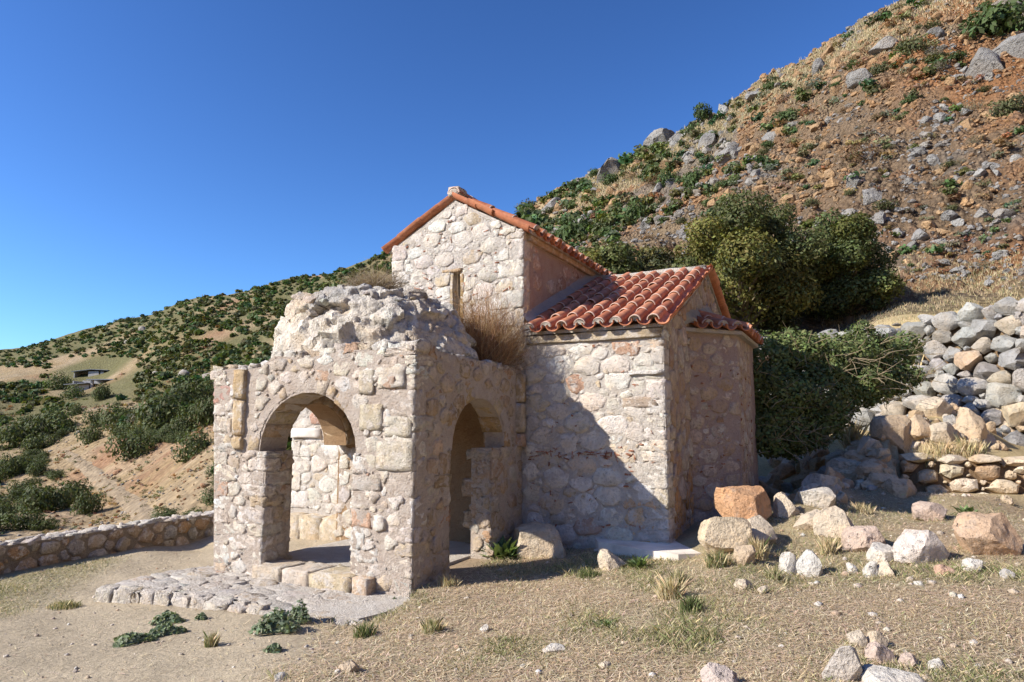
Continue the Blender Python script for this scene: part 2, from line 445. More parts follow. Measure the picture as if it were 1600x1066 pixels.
lA, lB = on_z(1412, 768, .6)[:2], on_z(1660, 772, .62)[:2]; ld = (lB - lA) / np.linalg.norm(lB - lA)
ls_ = (GX - lA[0]) * ld[0] + (GY - lA[1]) * ld[1]; lw_ = -(GX - lA[0]) * ld[1] + (GY - lA[1]) * ld[0]
inl = (ls_ > -.15) & (ls_ < 3.2) & (lw_ > -1.6) & (lw_ < 1.0); fr_ = np.minimum(GZ, .60 - .02 * lw_); bk_ = np.maximum(GZ, 1.08)
GZ = np.where(inl, np.where(lw_ < .28, GZ + (fr_ - GZ) * sstep(-1.6, -.8, lw_), GZ + (bk_ - GZ) * sstep(1.0, .6, lw_)), GZ)
pp0 = np.array([to_local(on_z(x, y, -.08)) for x, y in [(160, 917), (215, 902), (280, 891), (335, 884), (560, 880), (660, 925), (640, 944), (600, 962), (560, 972), (480, 966), (370, 945), (230, 928)]])
inp_ = np.zeros(GX.shape, bool)
for i_ in range(len(pp0)):
    a_, b_ = pp0[i_], pp0[(i_ + 1) % len(pp0)]
    inp_ ^= ((a_[1] > loc_[..., 1]) != (b_[1] > loc_[..., 1])) & (loc_[..., 0] < (b_[0] - a_[0]) * (loc_[..., 1] - a_[1]) / (b_[1] - a_[1] + 1e-12) + a_[0])
GZ = np.where(inp_, np.minimum(GZ, -.17), GZ)
inb = (loc_[..., 0] > -4.0) & (loc_[..., 0] < 1.8) & (loc_[..., 1] > 2.7) & (loc_[..., 1] < 8.2)
GZ = np.where(inb, np.minimum(GZ, 0.1), GZ)
G3 = np.stack([GX, GY, GZ], -1)

def near_masks(X, Y):
    """sand (bare track), straw litter, green patches in the yard"""
    Q = np.stack([X, Y, 0 * X], -1)
    la = to_local(np.stack([X, Y], -1))
    nz = fbm(Q * .9, 21, 4)
    line = X + 0.55 * (Y - 4.2) * np.where(Y > 4.2, .0, 1) + 1.55 + nz * .7          # >0 : straw side
    straw = sstep(-.35, .5, line)
    left_of = sstep(-4.7, -5.35, X + 0.35 * (Y - 8) * .6 + nz * .4)                    # grass at the parapet
    green = sstep(.05, .5, fbm(Q * .75, 33, 4) + .15 * sstep(1.0, 3, X))
    return straw, left_of, green

def terrain_colour(P):
    X, Y, Z = P[..., 0], P[..., 1], P[..., 2]
    az, lr = to_polar(P); r = np.exp(lr); Q = P
    straw, left_of, green = near_masks(X, Y)
    sand = np.array([.48, .395, .275]); soil = np.array([.39, .295, .20]); dry = np.array([.43, .33, .195])
    c = sand + (soil - sand) * straw[..., None]
    g = np.clip(left_of * .8 + straw * green * .55, 0, 1)[..., None]
    c = c + (np.array([.31, .28, .16]) - c) * g
    # hills
    n1 = fbm(Q * .07, 41, 4); n2 = fbm(Q * .25, 43, 4); n3 = fbm(Q * .03, 47, 3)
    left = np.array([.35, .26, .155]) + n2[..., None] * .08
    red = sstep(.15, .5, n1 + n2 * .4)[..., None]
    left = left + (np.array([.30, .165, .095]) - left) * red * .8
    far = sstep(110, 200, r)[..., None]
    left = left + (np.array([.125, .125, .055]) - left) * far * sstep(-.5, .05, n3)[..., None] * .85
    px, py, _ = project(np.where((Y > 1)[..., None], P, np.array([0, 50., 0])))
    # right hill: orange scree, grey rock belts, straw grass near the crest
    orange = np.array([.40, .20, .092]); tan = np.array([.29, .205, .13]); grey = np.array([.26, .225, .185]); grass = np.array([.36, .28, .16])
    right = tan + (orange - tan) * sstep(-.25, .3, n1 + n2 * .5)[..., None]
    right = right + (grey - right) * sstep(.0, .3, fbm(Q * .12, 51, 5))[..., None] * .85
    crest_y = np.interp(px, [800, 950, 1100, 1200, 1300, 1400, 1500], [340, 262, 188, 122, 68, 12, -30])
    crest = sstep(70, 10, py - crest_y + n2 * 40) * sstep(1650, 1300, px)
    right = right + (grass - right) * np.clip(crest + sstep(.05, .4, -n1) * .35 * sstep(1350, 900, px), 0, 1)[..., None]
    terr = sstep(26, 19, r + n2 * 3)[..., None]
    right = right + (np.array([.44, .34, .18]) - right) * terr
    wr = sstep(-.02, .1, az)[..., None]
    hill = left + (right - left) * wr
    return c + (hill - c) * sstep(11, 15, r)[..., None]
GC = terrain_colour(G3)
ni, nj = AZ.shape
I, J = np.meshgrid(np.arange(ni - 1), np.arange(nj - 1), indexing='ij')
quads = np.stack([I * nj + J, I * nj + J + 1, (I + 1) * nj + J + 1, (I + 1) * nj + J], -1).reshape(-1, 4)
qr = np.exp(LR[:-1, :-1]).ravel(); qa = AZ[:-1, :-1].ravel()
V_all, C_all = G3.reshape(-1, 3), GC.reshape(-1, 3)
def sub(name, sel, mat):
    F = quads[sel]; ids, inv = np.unique(F.ravel(), return_inverse=True)
    o = mesh(name, V_all[ids], inv.reshape(-1, 4)[:, ::-1], mat, None, C_all[ids]); o['kind'] = 'structure'; return o
sub('ground', qr < 20, M_GROUND)
hillside = sub('hillside', (qr >= 20) & (qa < .1), M_HILL)
cliff = sub('cliff', (qr >= 20) & (qa >= .1), M_CLIFF)
# the innermost disc under the camera
k = 0.5
mesh('ground', np.array([[0, 0, 0.0]] + [[k * math.sin(t), k * math.cos(t), 0.0] for t in np.radians(az_l[:-1])]), [(0, i + 1, (i + 1) % (len(az_l) - 1) + 1) for i in range(len(az_l) - 1)], M_GROUND, None, np.array([.36, .28, .2]))['kind'] = 'structure'

_bm = bmesh.new(); bmesh.ops.create_icosphere(_bm, subdivisions=5, radius=1); ICO5 = (np.array([v.co[:] for v in _bm.verts]), np.array([[v.index for v in f.verts] for f in _bm.faces])); _bm.free()
_bm = bmesh.new(); bmesh.ops.create_icosphere(_bm, subdivisions=4, radius=1); ICO4 = (np.array([v.co[:] for v in _bm.verts]), np.array([[v.index for v in f.verts] for f in _bm.faces])); _bm.free()
_bm = bmesh.new(); bmesh.ops.create_icosphere(_bm, subdivisions=3, radius=1); ICO3 = (np.array([v.co[:] for v in _bm.verts]), np.array([[v.index for v in f.verts] for f in _bm.faces])); _bm.free()
_bm = bmesh.new(); bmesh.ops.create_icosphere(_bm, subdivisions=2, radius=1); ICO2 = (np.array([v.co[:] for v in _bm.verts]), np.array([[v.index for v in f.verts] for f in _bm.faces])); _bm.free()
_bm = bmesh.new(); bmesh.ops.create_icosphere(_bm, subdivisions=1, radius=1); ICO1 = (np.array([v.co[:] for v in _bm.verts]), np.array([[v.index for v in f.verts] for f in _bm.faces])); _bm.free()
def rock_geo(ico, g, cuts=20, noise_=.10, sharp=1.0):
    V = ico[0] * g.uniform(.8, 1.2, 3)
    for k in range(cuts):
        n = g.normal(0, 1, 3); n /= np.linalg.norm(n); d = g.uniform(.48, .85)
        over = V @ n - d; V = V - np.maximum(over, 0)[:, None] * n * sharp
    q = g.random(3) * 50
    V = V * (1 + noise_ * fbm(V * 2.2 + q, 5, 4) + noise_ * .5 * fbm(V * 6 + q, 6, 3))[:, None]
    s = (V.max(0) - V.min(0)) / 2; c = (V.max(0) + V.min(0)) / 2
    return (V - c) / s, ico[1]


# ------------------------------------------------------------------ stones
def clip_cell(poly, nx, ny, d):
    """keep nx*x+ny*y<=d"""
    out = []
    for i in range(len(poly)):
        a, b = poly[i], poly[(i + 1) % len(poly)]
        da, db = nx * a[0] + ny * a[1] - d, nx * b[0] + ny * b[1] - d
        if da <= 0: out.append(a)
        if (da < 0) != (db < 0) and da != db:
            t = da / (da - db); out.append((a[0] + t * (b[0] - a[0]), a[1] + t * (b[1] - a[1])))
    return out

def pack_stones(inside, box, rmin, rmax, seed, asp=1.5, gap=.012, tries=6000, skip=0.0, npt=13, power=1.6, round_=.04, tight=.80):
    """irregular rubble over a region: list of (n,2) outlines and centres"""
    g = np.random.default_rng(seed)
    s0, s1, t0, t1 = box
    pts = []; cell = {}
    q = g.random((tries, 3)); q[:, 0] = s0 + q[:, 0] * (s1 - s0); q[:, 1] = t0 + q[:, 1] * (t1 - t0)
    rad = rmin + (rmax - rmin) * g.random(tries) ** power
    rad = np.sort(rad)[::-1]
    ok = inside(q[:, 0], q[:, 1])
    arr = np.zeros((0, 3))
    keep = []
    for i in range(tries):
        if not ok[i]: continue
        x, y, r = q[i, 0] / asp, q[i, 1], rad[i]
        if keep:
            A = np.array(keep) if len(keep) % 16 == 0 or True else arr
            if (np.hypot(A[:, 0] - x, A[:, 1] - y) < (A[:, 2] + r) * tight).any(): continue
        keep.append((x, y, r))
    A = np.array(keep); out = []
    for i, (x, y, r) in enumerate(keep):
        if g.random() < skip: continue
        d = np.hypot(A[:, 0] - x, A[:, 1] - y); nb = np.argsort(d)[1:16]
        k = r * 2.0
        poly = [(x - k, y - k), (x + k, y - k), (x + k, y + k), (x - k, y + k)]
        for j in nb:
            ox, oy, orr = A[j]; dx, dy = ox - x, oy - y; dd = d[j]
            m = (dd * dd + r * r - orr * orr) / (2 * dd) - gap * (0.6 + 0.8 * g.random())
            nx, ny = dx / dd, dy / dd
            poly = clip_cell(poly, nx, ny, nx * x + ny * y + m)
            if len(poly) < 3: break
        if len(poly) < 3: continue
        P = np.array(poly); P[:, 0] *= asp; c = np.array([x * asp, y])
        # resample round the outline by angle with softened corners
        th = np.linspace(0, 2 * np.pi, npt, endpoint=False) + g.random() * .5 + g.normal(0, .1, npt)
        R_ = np.full(npt, 9.0)
        n = len(P)
        for e in range(n):
            p, w = P[e] - c, P[(e + 1) % n] - c; ed = w - p; nrm = np.array([ed[1], -ed[0]]); ln = np.hypot(*nrm)
            if ln < 1e-6: continue
            nrm /= ln; h = p @ nrm
            if h < 0: nrm, h = -nrm, -h
            ca = np.cos(th) * nrm[0] + np.sin(th) * nrm[1]
            R_ = np.where(ca > 1e-3, np.minimum(R_, h / np.maximum(ca, 1e-3)), R_)
        lim = np.median(R_) * 1.5
        R_ = np.minimum(R_, lim); R_ = R_ * (1 - round_) + round_ * np.minimum(R_, (np.roll(R_, 1) + np.roll(R_, -1)) / 2 * .98)
        R_ *= 1 + g.normal(0, .07, npt)
        for it in range(7):
            o = c + np.stack([np.cos(th), np.sin(th)], -1) * R_[:, None]
            bad = ~inside(o[:, 0], o[:, 1])
            if not bad.any(): break
            R_ = np.where(bad, R_ * .82, R_)
        out.append((o, c))
    return out

def stone_geo(o, c, posf, h, g, sink=.03, flat=.72):
    n = len(o); d = o - c
    rings = []
    lean = g.normal(0, .18, 2) * h / max(np.abs(d).max(), .03)
    lean = g.normal(0, .55, 2) * h / max(np.abs(d).max(), .03)
    for sc, hh in ((1.04, -sink), (.95, h * .5), (flat, h)):
        e = d * sc * (1 + g.normal(0, .05, (n, 1)))
        nh = hh * (1 + g.normal(0, .30, n)) + (e @ lean if hh > 0 else 0)
        rings.append(posf(c[0] + e[:, 0], c[1] + e[:, 1], nh))
    ctr = posf(np.array([c[0]]), np.array([c[1]]), np.array([h * (1.02 + g.normal(0, .1))]))
    V = np.concatenate(rings + [ctr])
    F = []
    for k in range(2):
        for i in range(n):
            j = (i + 1) % n; F.append((k * n + i, k * n + j, (k + 1) * n + j, (k + 1) * n + i))
    for i in range(n): F.append((2 * n + i, 2 * n + (i + 1) % n, 3 * n))
    return V, F

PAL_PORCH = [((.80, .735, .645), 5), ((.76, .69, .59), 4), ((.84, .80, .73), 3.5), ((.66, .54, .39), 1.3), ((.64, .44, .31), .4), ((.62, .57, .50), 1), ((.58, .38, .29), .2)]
PAL_CHAP = [((.80, .74, .65), 5), ((.78, .71, .61), 5), ((.84, .79, .71), 3), ((.68, .57, .42), 1.5), ((.64, .59, .52), 1), ((.56, .36, .26), .18)]
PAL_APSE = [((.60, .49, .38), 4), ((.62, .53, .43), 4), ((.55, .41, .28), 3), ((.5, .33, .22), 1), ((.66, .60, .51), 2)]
PAL_DRY_TOP = [((.36, .35, .325), 5), ((.44, .42, .385), 4), ((.32, .31, .295), 2), ((.48, .41, .32), 1.6), ((.52, .38, .27), .5)]
PAL_DRY_LOW = [((.56, .42, .27), 4), ((.60, .48, .34), 4), ((.52, .33, .19), 2), ((.62, .54, .43), 2), ((.40, .385, .36), 1.0)]
PAL_FIELD = [((.60, .49, .37), 4), ((.66, .58, .48), 4), ((.57, .40, .28), 2), ((.70, .66, .59), 2)]
def pick(pal, g):
    w = np.array([p[1] for p in pal], float); i = g.choice(len(pal), p=w / w.sum())
    return np.clip(np.array(pal[i][0]) * (1 + g.normal(0, .06)) * (1 + g.normal(0, .015, 3)), 0, .86)

class Building:
    """collects candidate stones; the largest 300 in view become parts, the rest one part of kind stuff"""
    def __init__(self, root): self.root, self.items = root, []
    def put(self, name, V, F, col, parent, mat): self.items.append((name, np.asarray(V), F, col, parent, mat))
    def finish(self, limit=295, rest='rubble_stones'):
        byname = {}
        for it in self.items: byname.setdefault(it[0], []).append(it)
        for name, its in byname.items():
            M = np.array(self.root.matrix_world)
            def size(it):
                W = it[1] @ M[:3, :3].T + M[:3, 3]; x, y, _ = project(W); vis = (x.mean() > -20) and (x.mean() < 1620)
                return (np.ptp(x) * np.ptp(y)) * (1 if vis else .01)
            its.sort(key=size, reverse=True)
            for it in its[:limit]: mesh(it[0], it[1], it[2], it[5], it[4], it[3], sharp=26 if it[5] is M_ROCK else None)
            if False: pass
            if its[limit:]:
                Vs, Fs, Cs, n = [], [], [], 0
                for it in its[limit:]:
                    Vs.append(it[1]); Fs += [tuple(i + n for i in f) for f in it[2]]; Cs.append(np.tile(it[3], (len(it[1]), 1))); n += len(it[1])
                mesh(rest, np.concatenate(Vs), Fs, its[0][5], self.root, np.concatenate(Cs), kind='stuff')

def skin(parent, posf, inside, box, seed, mat, step=.021, amp=.012, base=.004, name='mortar'):
    """the rough lime pointing between the stones: a finely displaced sheet"""
    ns, nt_ = int((box[1] - box[0]) / step) + 1, int((box[3] - box[2]) / step) + 1
    S, T = np.meshgrid(np.linspace(box[0], box[1], ns), np.linspace(box[2], box[3], nt_), indexing='ij')
    q = np.stack([S, T, 0 * S + seed * 3.1], -1)
    n = base + amp * fbm(q * 8, seed, 4, .6) + amp * .8 * fbm(q * 27, seed + 9, 3)
    ok = inside(S, T)
    V = posf(S.ravel(), T.ravel(), n.ravel())
    I, J = np.meshgrid(np.arange(ns - 1), np.arange(nt_ - 1), indexing='ij')
    F = np.stack([I * nt_ + J, (I + 1) * nt_ + J, (I + 1) * nt_ + J + 1, I * nt_ + J + 1], -1).reshape(-1, 4)
    okq = (ok[:-1, :-1] & ok[1:, :-1] & ok[1:, 1:] & ok[:-1, 1:]).ravel(); F = F[okq]
    ids, inv = np.unique(F.ravel(), return_inverse=True)
    return mesh(name, V[ids], inv.reshape(-1, 4), mat, parent)

def face_wall(bld, parent, posf, inside, box, rmin, rmax, seed, pal, relief=(.012, .035), name='stone', mat=None, tint=None, mortar=None, region=None, amp=.011, **kw):
    g = np.random.default_rng(seed + 900)
    if mortar is not None: skin(parent, posf, region or inside, box, seed, mortar, amp=amp)
    for o, c in pack_stones(inside, box, rmin, rmax, seed, **kw):
        sz = np.ptp(o, axis=0).mean()
        V, F = stone_geo(o, c, posf, g.uniform(*relief) * (0.7 + sz * 1.6), g, flat=g.uniform(.68, .88))
        col = pick(pal, g)
        if tint is not None: col = tint(col, c, g)
        bld.put(name, V, F, col, parent, mat or M_STONE)

def block_geo(size, g, n=3, rough=.012, rnd=.16, bev=.35):
    """a rough-hewn block centred on 0: a cube cage with rounded edges and noise"""
    sx, sy, sz = size; l = np.linspace(-1, 1, n + 1); l = np.sign(l) * np.abs(l) ** (1 - bev)
    idx, V, F = {}, [], []
    def vid(i, j, k):
        if (i, j, k) not in idx: idx[(i, j, k)] = len(V); V.append((l[i], l[j], l[k]))
        return idx[(i, j, k)]
    for ax in range(3):
        for sd in (0, n):
            for a in range(n):
                for b in range(n):
                    q = []
                    for da, db in ((0, 0), (1, 0), (1, 1), (0, 1)):
                        c = [0, 0, 0]; c[ax] = sd; c[(ax + 1) % 3] = a + da; c[(ax + 2) % 3] = b + db; q.append(vid(*c))
                    F.append(tuple(q if sd else q[::-1]))
    V = np.array(V); ln = np.linalg.norm(V, axis=1, keepdims=True); mx = np.abs(V).max(1, keepdims=True)
    V = V * (1 - rnd) + (V / ln * 1.15) * rnd
    V = V * np.array([sx, sy, sz]) / 2
    V = V + g.normal(0, 1, V.shape) * rough
    return V, F

def quoins(bld, parent, ax, bx, sa, sb, z0, z1, seed, pal, hmin=.11, hmax=.26, name='quoin', lean=0.0, out=.011):
    """corner stones at plan corner (ax,bx) running along sa*a and sb*b; returns the strips they take: (z0,z1,len_a,len_b)"""
    g = np.random.default_rng(seed); z = z0; zones = []; flip = g.random() < .5
    while z < z1 - .04:
        h = min(g.uniform(hmin, hmax), z1 - z); la, lb = (g.uniform(.22, .42), g.uniform(.14, .24)) if flip else (g.uniform(.13, .24), g.uniform(.22, .40))
        flip = not flip
        V, F = block_geo((la, lb, h - .002), g, 5, .0085, .02, .06)
        o = g.uniform(.1, 1.0) * out
        V = V + np.array([ax + lean * (z + h / 2) + sa * (la / 2 - o), bx + sb * (lb / 2 - o), z + h / 2])
        bld.put(name, V, F, pick(pal, g), parent, M_PSTONE if bld.root.name == 'porch' else M_STONE)
        zones.append((z, z + h, la, lb)); z += h
    return zones
def zone_mask(zones, t, along, k):
    """True where the point (distance `along` from the corner at height t) is taken by a quoin"""
    m = np.zeros(np.shape(t), bool)
    for z0, z1, la, lb in zones: m |= (t >= z0) & (t < z1) & (along < (la, lb)[k] + .005)
    return m

def slab(P2, z0, z1, axis, off0, off1):
    """extrude outline P2 (s,t) between off0 and off1 along `axis`: 'b' -> (s, off, t); 'a' -> (off, s, t); 'z' -> (s, t, off)"""
    n = len(P2); V = []
    for off in (off0, off1):
        for s, t in P2: V.append((s, off, t) if axis == 'b' else (off, s, t) if axis == 'a' else (s, t, off))
    F = [tuple(range(n)), tuple(range(2 * n - 1, n - 1, -1))] + [(i, i + n, (i + 1) % n + n, (i + 1) % n) for i in range(n)]
    return V, F
def recalc(o):
    bm = bmesh.new(); bm.from_mesh(o.data); bmesh.ops.recalc_face_normals(bm, faces=bm.faces); bm.to_mesh(o.data); bm.free(); return o
def prism(name, P2, axis, off0, off1, mat, parent):
    V, F = slab(P2, 0, 0, axis, off0, off1); return recalc(mesh(name, V, F, mat, parent, smooth=False))
def box(name, lo, hi, mat, parent, **kw):
    return prism(name, [(lo[0], lo[1]), (hi[0], lo[1]), (hi[0], hi[1]), (lo[0], hi[1])], 'z', lo[2], hi[2], mat, parent)

def arch_pts(sl, sr, spring, crown, n=14):
    c, rx, rz = (sl + sr) / 2, (sr - sl) / 2, crown - spring
    return [(c + rx * math.cos(t), spring + rz * math.sin(t)) for t in np.linspace(0, math.pi, n)]     # right to left
def arch_inside(s, t, jl, jr, sl, sr, spring, crown, m=0.0):
    c, rx, rz = (sl + sr) / 2, (sr - sl) / 2 + m, crown - spring + m
    return ((t < spring) & (s > jl - m) & (s < jr + m)) | ((t >= spring - .01) & (((s - c) / rx) ** 2 + ((t - spring) / rz) ** 2 < 1))

def voussoirs(bld, parent, axis, sl, sr, spring, crown, off0, off1, seed, n=13, thick=(.13, .2), pal=None):
    g = np.random.default_rng(seed)
    cuts = np.linspace(0, math.pi, n + 1); cuts[1:-1] += g.normal(0, .035, n - 1)
    c, rx, rz = (sl + sr) / 2, (sr - sl) / 2, crown - spring
    for k in range(n):
        t0, t1 = cuts[k] + .008, cuts[k + 1] - .008; th = g.uniform(*thick); i_ = g.normal(0, .008)
        P = []
        for t in np.linspace(t0, t1, 3): P.append((c + (rx + i_) * math.cos(t), spring + (rz + i_) * math.sin(t)))
        for t in np.linspace(t1, t0, 3): P.append((c + (rx + th) * math.cos(t), spring + (rz + th) * math.sin(t)))
        e0, e1 = off0 - g.uniform(-.014, .010) * np.sign(off1 - off0), off1 + g.uniform(0, .014) * np.sign(off1 - off0)
        mid = [e0 + (e1 - e0) * q for q in (0, .03, .5 + g.normal(0, .06), .97, 1)]
        V, F = [], []; nP = len(P); Pc = np.mean(P, 0)
        for q, off in enumerate(mid):
            sc = .94 if q in (0, 4) else 1.0
            for s, t in P:
                s2, t2 = Pc[0] + (s - Pc[0]) * sc + g.normal(0, .004), Pc[1] + (t - Pc[1]) * sc + g.normal(0, .004)
                V.append((s2, off, t2) if axis == 'b' else (off, s2, t2))
        for q in range(4):
            for i in range(nP): F.append((q * nP + i, q * nP + (i + 1) % nP, (q + 1) * nP + (i + 1) % nP, (q + 1) * nP + i))
        F += [tuple(range(nP))[::-1], tuple(range(4 * nP, 5 * nP))]
        if axis == 'a': F = [f[::-1] for f in F]
        if off1 < off0: F = [f[::-1] for f in F]
        bld.put('voussoir', V, F, pick(pal or [((.60, .47, .31), 3), ((.52, .37, .22), 3), ((.64, .55, .43), 2)], g), parent, M_PSTONE)

BZ = -BROT
# ------------------------------------------------------------------ CHAPEL
chapel = thing('chapel', 'small limestone rubble chapel with red tiled roofs below the cliff', 'chapel', tuple(C0), BZ)
bpy.context.view_layer.update()
B = Building(chapel)
NAL, NAR = -2.22, .03          # nave
WF = 2.54                      # plane of nave front and wing front
WR = 1.97                      # right end of the wing
RB, RZ = 5.5, 4.12             # wing ridge (b, z) underside
EZ = 2.86                      # wing eaves
NE, NRZ, NRA = 4.36, 4.98, (-2.22 + .03) / 2

nave = prism('nave_wall', [(NAL, -.3), (NAR, -.3), (NAR, NE), (NRA, NRZ), (NAL, NE)], 'b', WF, 8.6, M_LIME, chapel)
slit_frame = None
wing = prism('wing_wall', [(WF, -.3), (8.45, -.3), (8.45, EZ), (RB, RZ), (WF, EZ)], 'a', NAR + .002, WR, M_LIME, chapel)
annex = prism('annex_wall', [(WF, -.5), (8.45, -.5), (8.45, 2.35), (RB, 3.3), (WF, 2.35)], 'a', -4.15, NAL - .002, M_LIME, chapel)
# front of the wing
qz = quoins(B, wing, WR, WF, -1, 1, .12, EZ - .02, 31, PAL_CHAP)
front_pos = lambda s, t, n: np.stack([s, WF - n, t], -1)
def wing_tint(col, c, g):
    if c[1] < .75 and c[0] > 1.35: return col * np.array([.95, .72, .5])
    if c[1] < 1.0 and g.random() < .06: return np.array([.58, .42, .33])
    return col
def in_wing(s, t):
    return (s > .06) & (s < 1.955) & (t > .1) & (t < EZ - .14) & ~zone_mask(qz, t, WR - s, 0)
face_wall(B, wing, front_pos, in_wing, (.05, 1.97, .1, EZ - .1), .020, .14, 5, PAL_CHAP, relief=(.006, .015), gap=.003, asp=1.6, tint=wing_tint, tries=20000, power=3.2, amp=.012, mortar=M_LIME, region=lambda s, t: (s > .04) & (s < 1.955) & (t > .1) & (t < EZ - .1))
cor = block_geo((1.86, .12, .11), np.random.default_rng(4), 6, .006, .02, .1)
mesh('cornice', cor[0] + np.array([1.02, WF + .02, EZ - .06]), cor[1], M_STONE, chapel, np.array([.56, .47, .34]))
V, F = block_geo((.44, .16, .045), np.random.default_rng(8), 4, .004, .05, .1)
B.put('white_stone', V + np.array([1.74, WF + .035, 2.30]), F, np.array([.80, .76, .70]), wing, M_STONE)
V, F = block_geo((.46, .1, .13), np.random.default_rng(9), 4, .004, .05, .1)
B.put('dressed_stone', V + np.array([1.66, WF + .035, 1.93]), F, np.array([.50, .40, .31]), wing, M_STONE)
# nave gable
qn = quoins(B, nave, NAR, WF, -1, 1, 2.3, NE + .04, 32, PAL_CHAP, .14, .3)
ql = quoins(B, nave, NAL, WF, 1, 1, 2.3, NE + .04, 33, PAL_CHAP, .14, .3)
SL0, SL1, SLB, SLT = -1.12, -.98, 3.0, 3.88
def in_gable(s, t):
    top = np.where(s > NRA, NRZ - (s - NRA) * (NRZ - NE) / (NAR - NRA), NRZ - (NRA - s) * (NRZ - NE) / (NRA - NAL)) - .05
    return (t > 2.4) & (t < top) & (s > NAL + .03) & (s < NAR - .03) & ~zone_mask(qn, t, NAR - s, 0) & ~zone_mask(ql, t, s - NAL, 0) & ~((s > SL0 - .03) & (s < SL1 + .03) & (t > SLB - .05) & (t < SLT + .03))
face_wall(B, nave, front_pos, in_gable, (NAL, NAR, 2.4, NRZ), .022, .13, 6, PAL_CHAP, relief=(.006, .014), gap=.004, asp=1.6, tries=18000, power=3.0, amp=.012, mortar=M_LIME)
# slit window: deep tan reveal with a dark back
sw = box('slit_window', (SL0, WF - .015, SLB), (SL1, WF + .3, SLT), M_DARKWOOD, chapel)
bpy.data.objects.remove(sw)
# (the nave front is one prism; a shallow dark niche is cut from it)
def cut_niche():
    me = nave.data; bm = bmesh.new(); bm.from_mesh(me)
    f = [f for f in bm.faces if abs(f.normal.y + 1) < .01][0]
    bmesh.ops.delete(bm, geom=[f], context='FACES_ONLY')
    outer = [(NAL, -.3), (NAR, -.3), (NAR, NE), (NRA, NRZ), (NAL, NE)]
    def vv(s, t, b): return bm.verts.new((s, b, t))
    o = [vv(s, t, WF) for s, t in outer]
    i = [vv(SL0, SLB, WF), vv(SL1, SLB, WF), vv(SL1, SLT, WF), vv(SL0, SLT, WF)]
    d = [vv(SL0 + .02, SLB, WF + .4), vv(SL1 - .02, SLB, WF + .4), vv(SL1 - .02, SLT, WF + .4), vv(SL0 + .02, SLT, WF + .4)]
    for f in [(o[0], o[1], i[1], i[0]), (o[1], o[2], i[2], i[1]), (o[2], o[3], i[3], i[2]), (o[3], i[3], i[2])] : 
        pass
    bm.faces.new((o[0], o[1], i[1], i[0])); bm.faces.new((o[1], o[2], i[2], i[1])); bm.faces.new((o[2], o[3], i[2])); bm.faces.new((o[3], i[3], i[2])); bm.faces.new((o[3], o[4], i[3])); bm.faces.new((o[4], o[0], i[0], i[3]))
    for k in range(4): bm.faces.new((i[k], i[(k + 1) % 4], d[(k + 1) % 4], d[k]))
    bm.faces.new(d)
    bmesh.ops.recalc_face_normals(bm, faces=bm.faces); bm.to_mesh(me); bm.free()
cut_niche()
g_ = np.random.default_rng(77)
V, F = block_geo((.34, .12, .05), g_, 3, .005, .06, .2); B.put('lintel', V + np.array([-1.13, WF + .04, SLT + .032]), F, np.array([.58, .42, .26]), nave, M_STONE)
V, F = block_geo((.05, .36, .86), g_, 3, .005, .05, .2); B.put('window_jamb', V + np.array([SL1 + .02, WF + .165, 3.43]), F, np.array([.42, .29, .14]), nave, M_STONE)
V, F = block_geo((.05, .36, .86), g_, 3, .005, .05, .2); B.put('window_jamb', V + np.array([SL0 - .02, WF + .165, 3.43]), F, np.array([.58, .46, .30]), nave, M_STONE)
# little pieces of brick packed in the joints
def chips(parent, posf, n, inside, box_, seed, size=(.035, .1), dirs=None):
    g = np.random.default_rng(seed); k = 0; guard = 0
    while k < n and guard < 4000:
        guard += 1
        s, t = g.uniform(box_[0], box_[1]), g.uniform(box_[2], box_[3])
        if not inside(np.array([s]), np.array([t]))[0]: continue
        l, w = g.uniform(*size), g.uniform(.012, .024); an = g.normal(0, .25) if g.random() < .75 else g.normal(1.5, .3)
        d = np.array([[-l, -w], [0, -w * 1.15], [l, -w], [l, w], [0, w * 1.1], [-l, w]]) / 2
        d = d * (1 + g.normal(0, .12, d.shape)); ro = np.array([[math.cos(an), math.sin(an)], [-math.sin(an), math.cos(an)]])
        V, F = stone_geo(d @ ro + np.array([s, t]), np.array([s, t]), posf, g.uniform(.010, .017), g, flat=.85)
        B.put('brick', V, F, np.array([.44, .20, .12]) * g.uniform(.8, 1.25), parent, M_STONE); k += 1
chips(nave, front_pos, 50, in_gable, (NAL, NAR, 3.2, 4.7), 61)
chips(wing, front_pos, 55, lambda s, t: (s > .1) & (s < 1.9), (.1, 1.9, .2, 1.45), 62)
chips(wing, front_pos, 34, lambda s, t: (s > .1) & (s < 1.6), (.1, 1.6, 1.22, 1.30), 66, (.08, .2))
chips(wing, front_pos, 18, lambda s, t: (s > .1) & (s < 1.9), (.1, 1.9, 1.5, 2.7), 63)
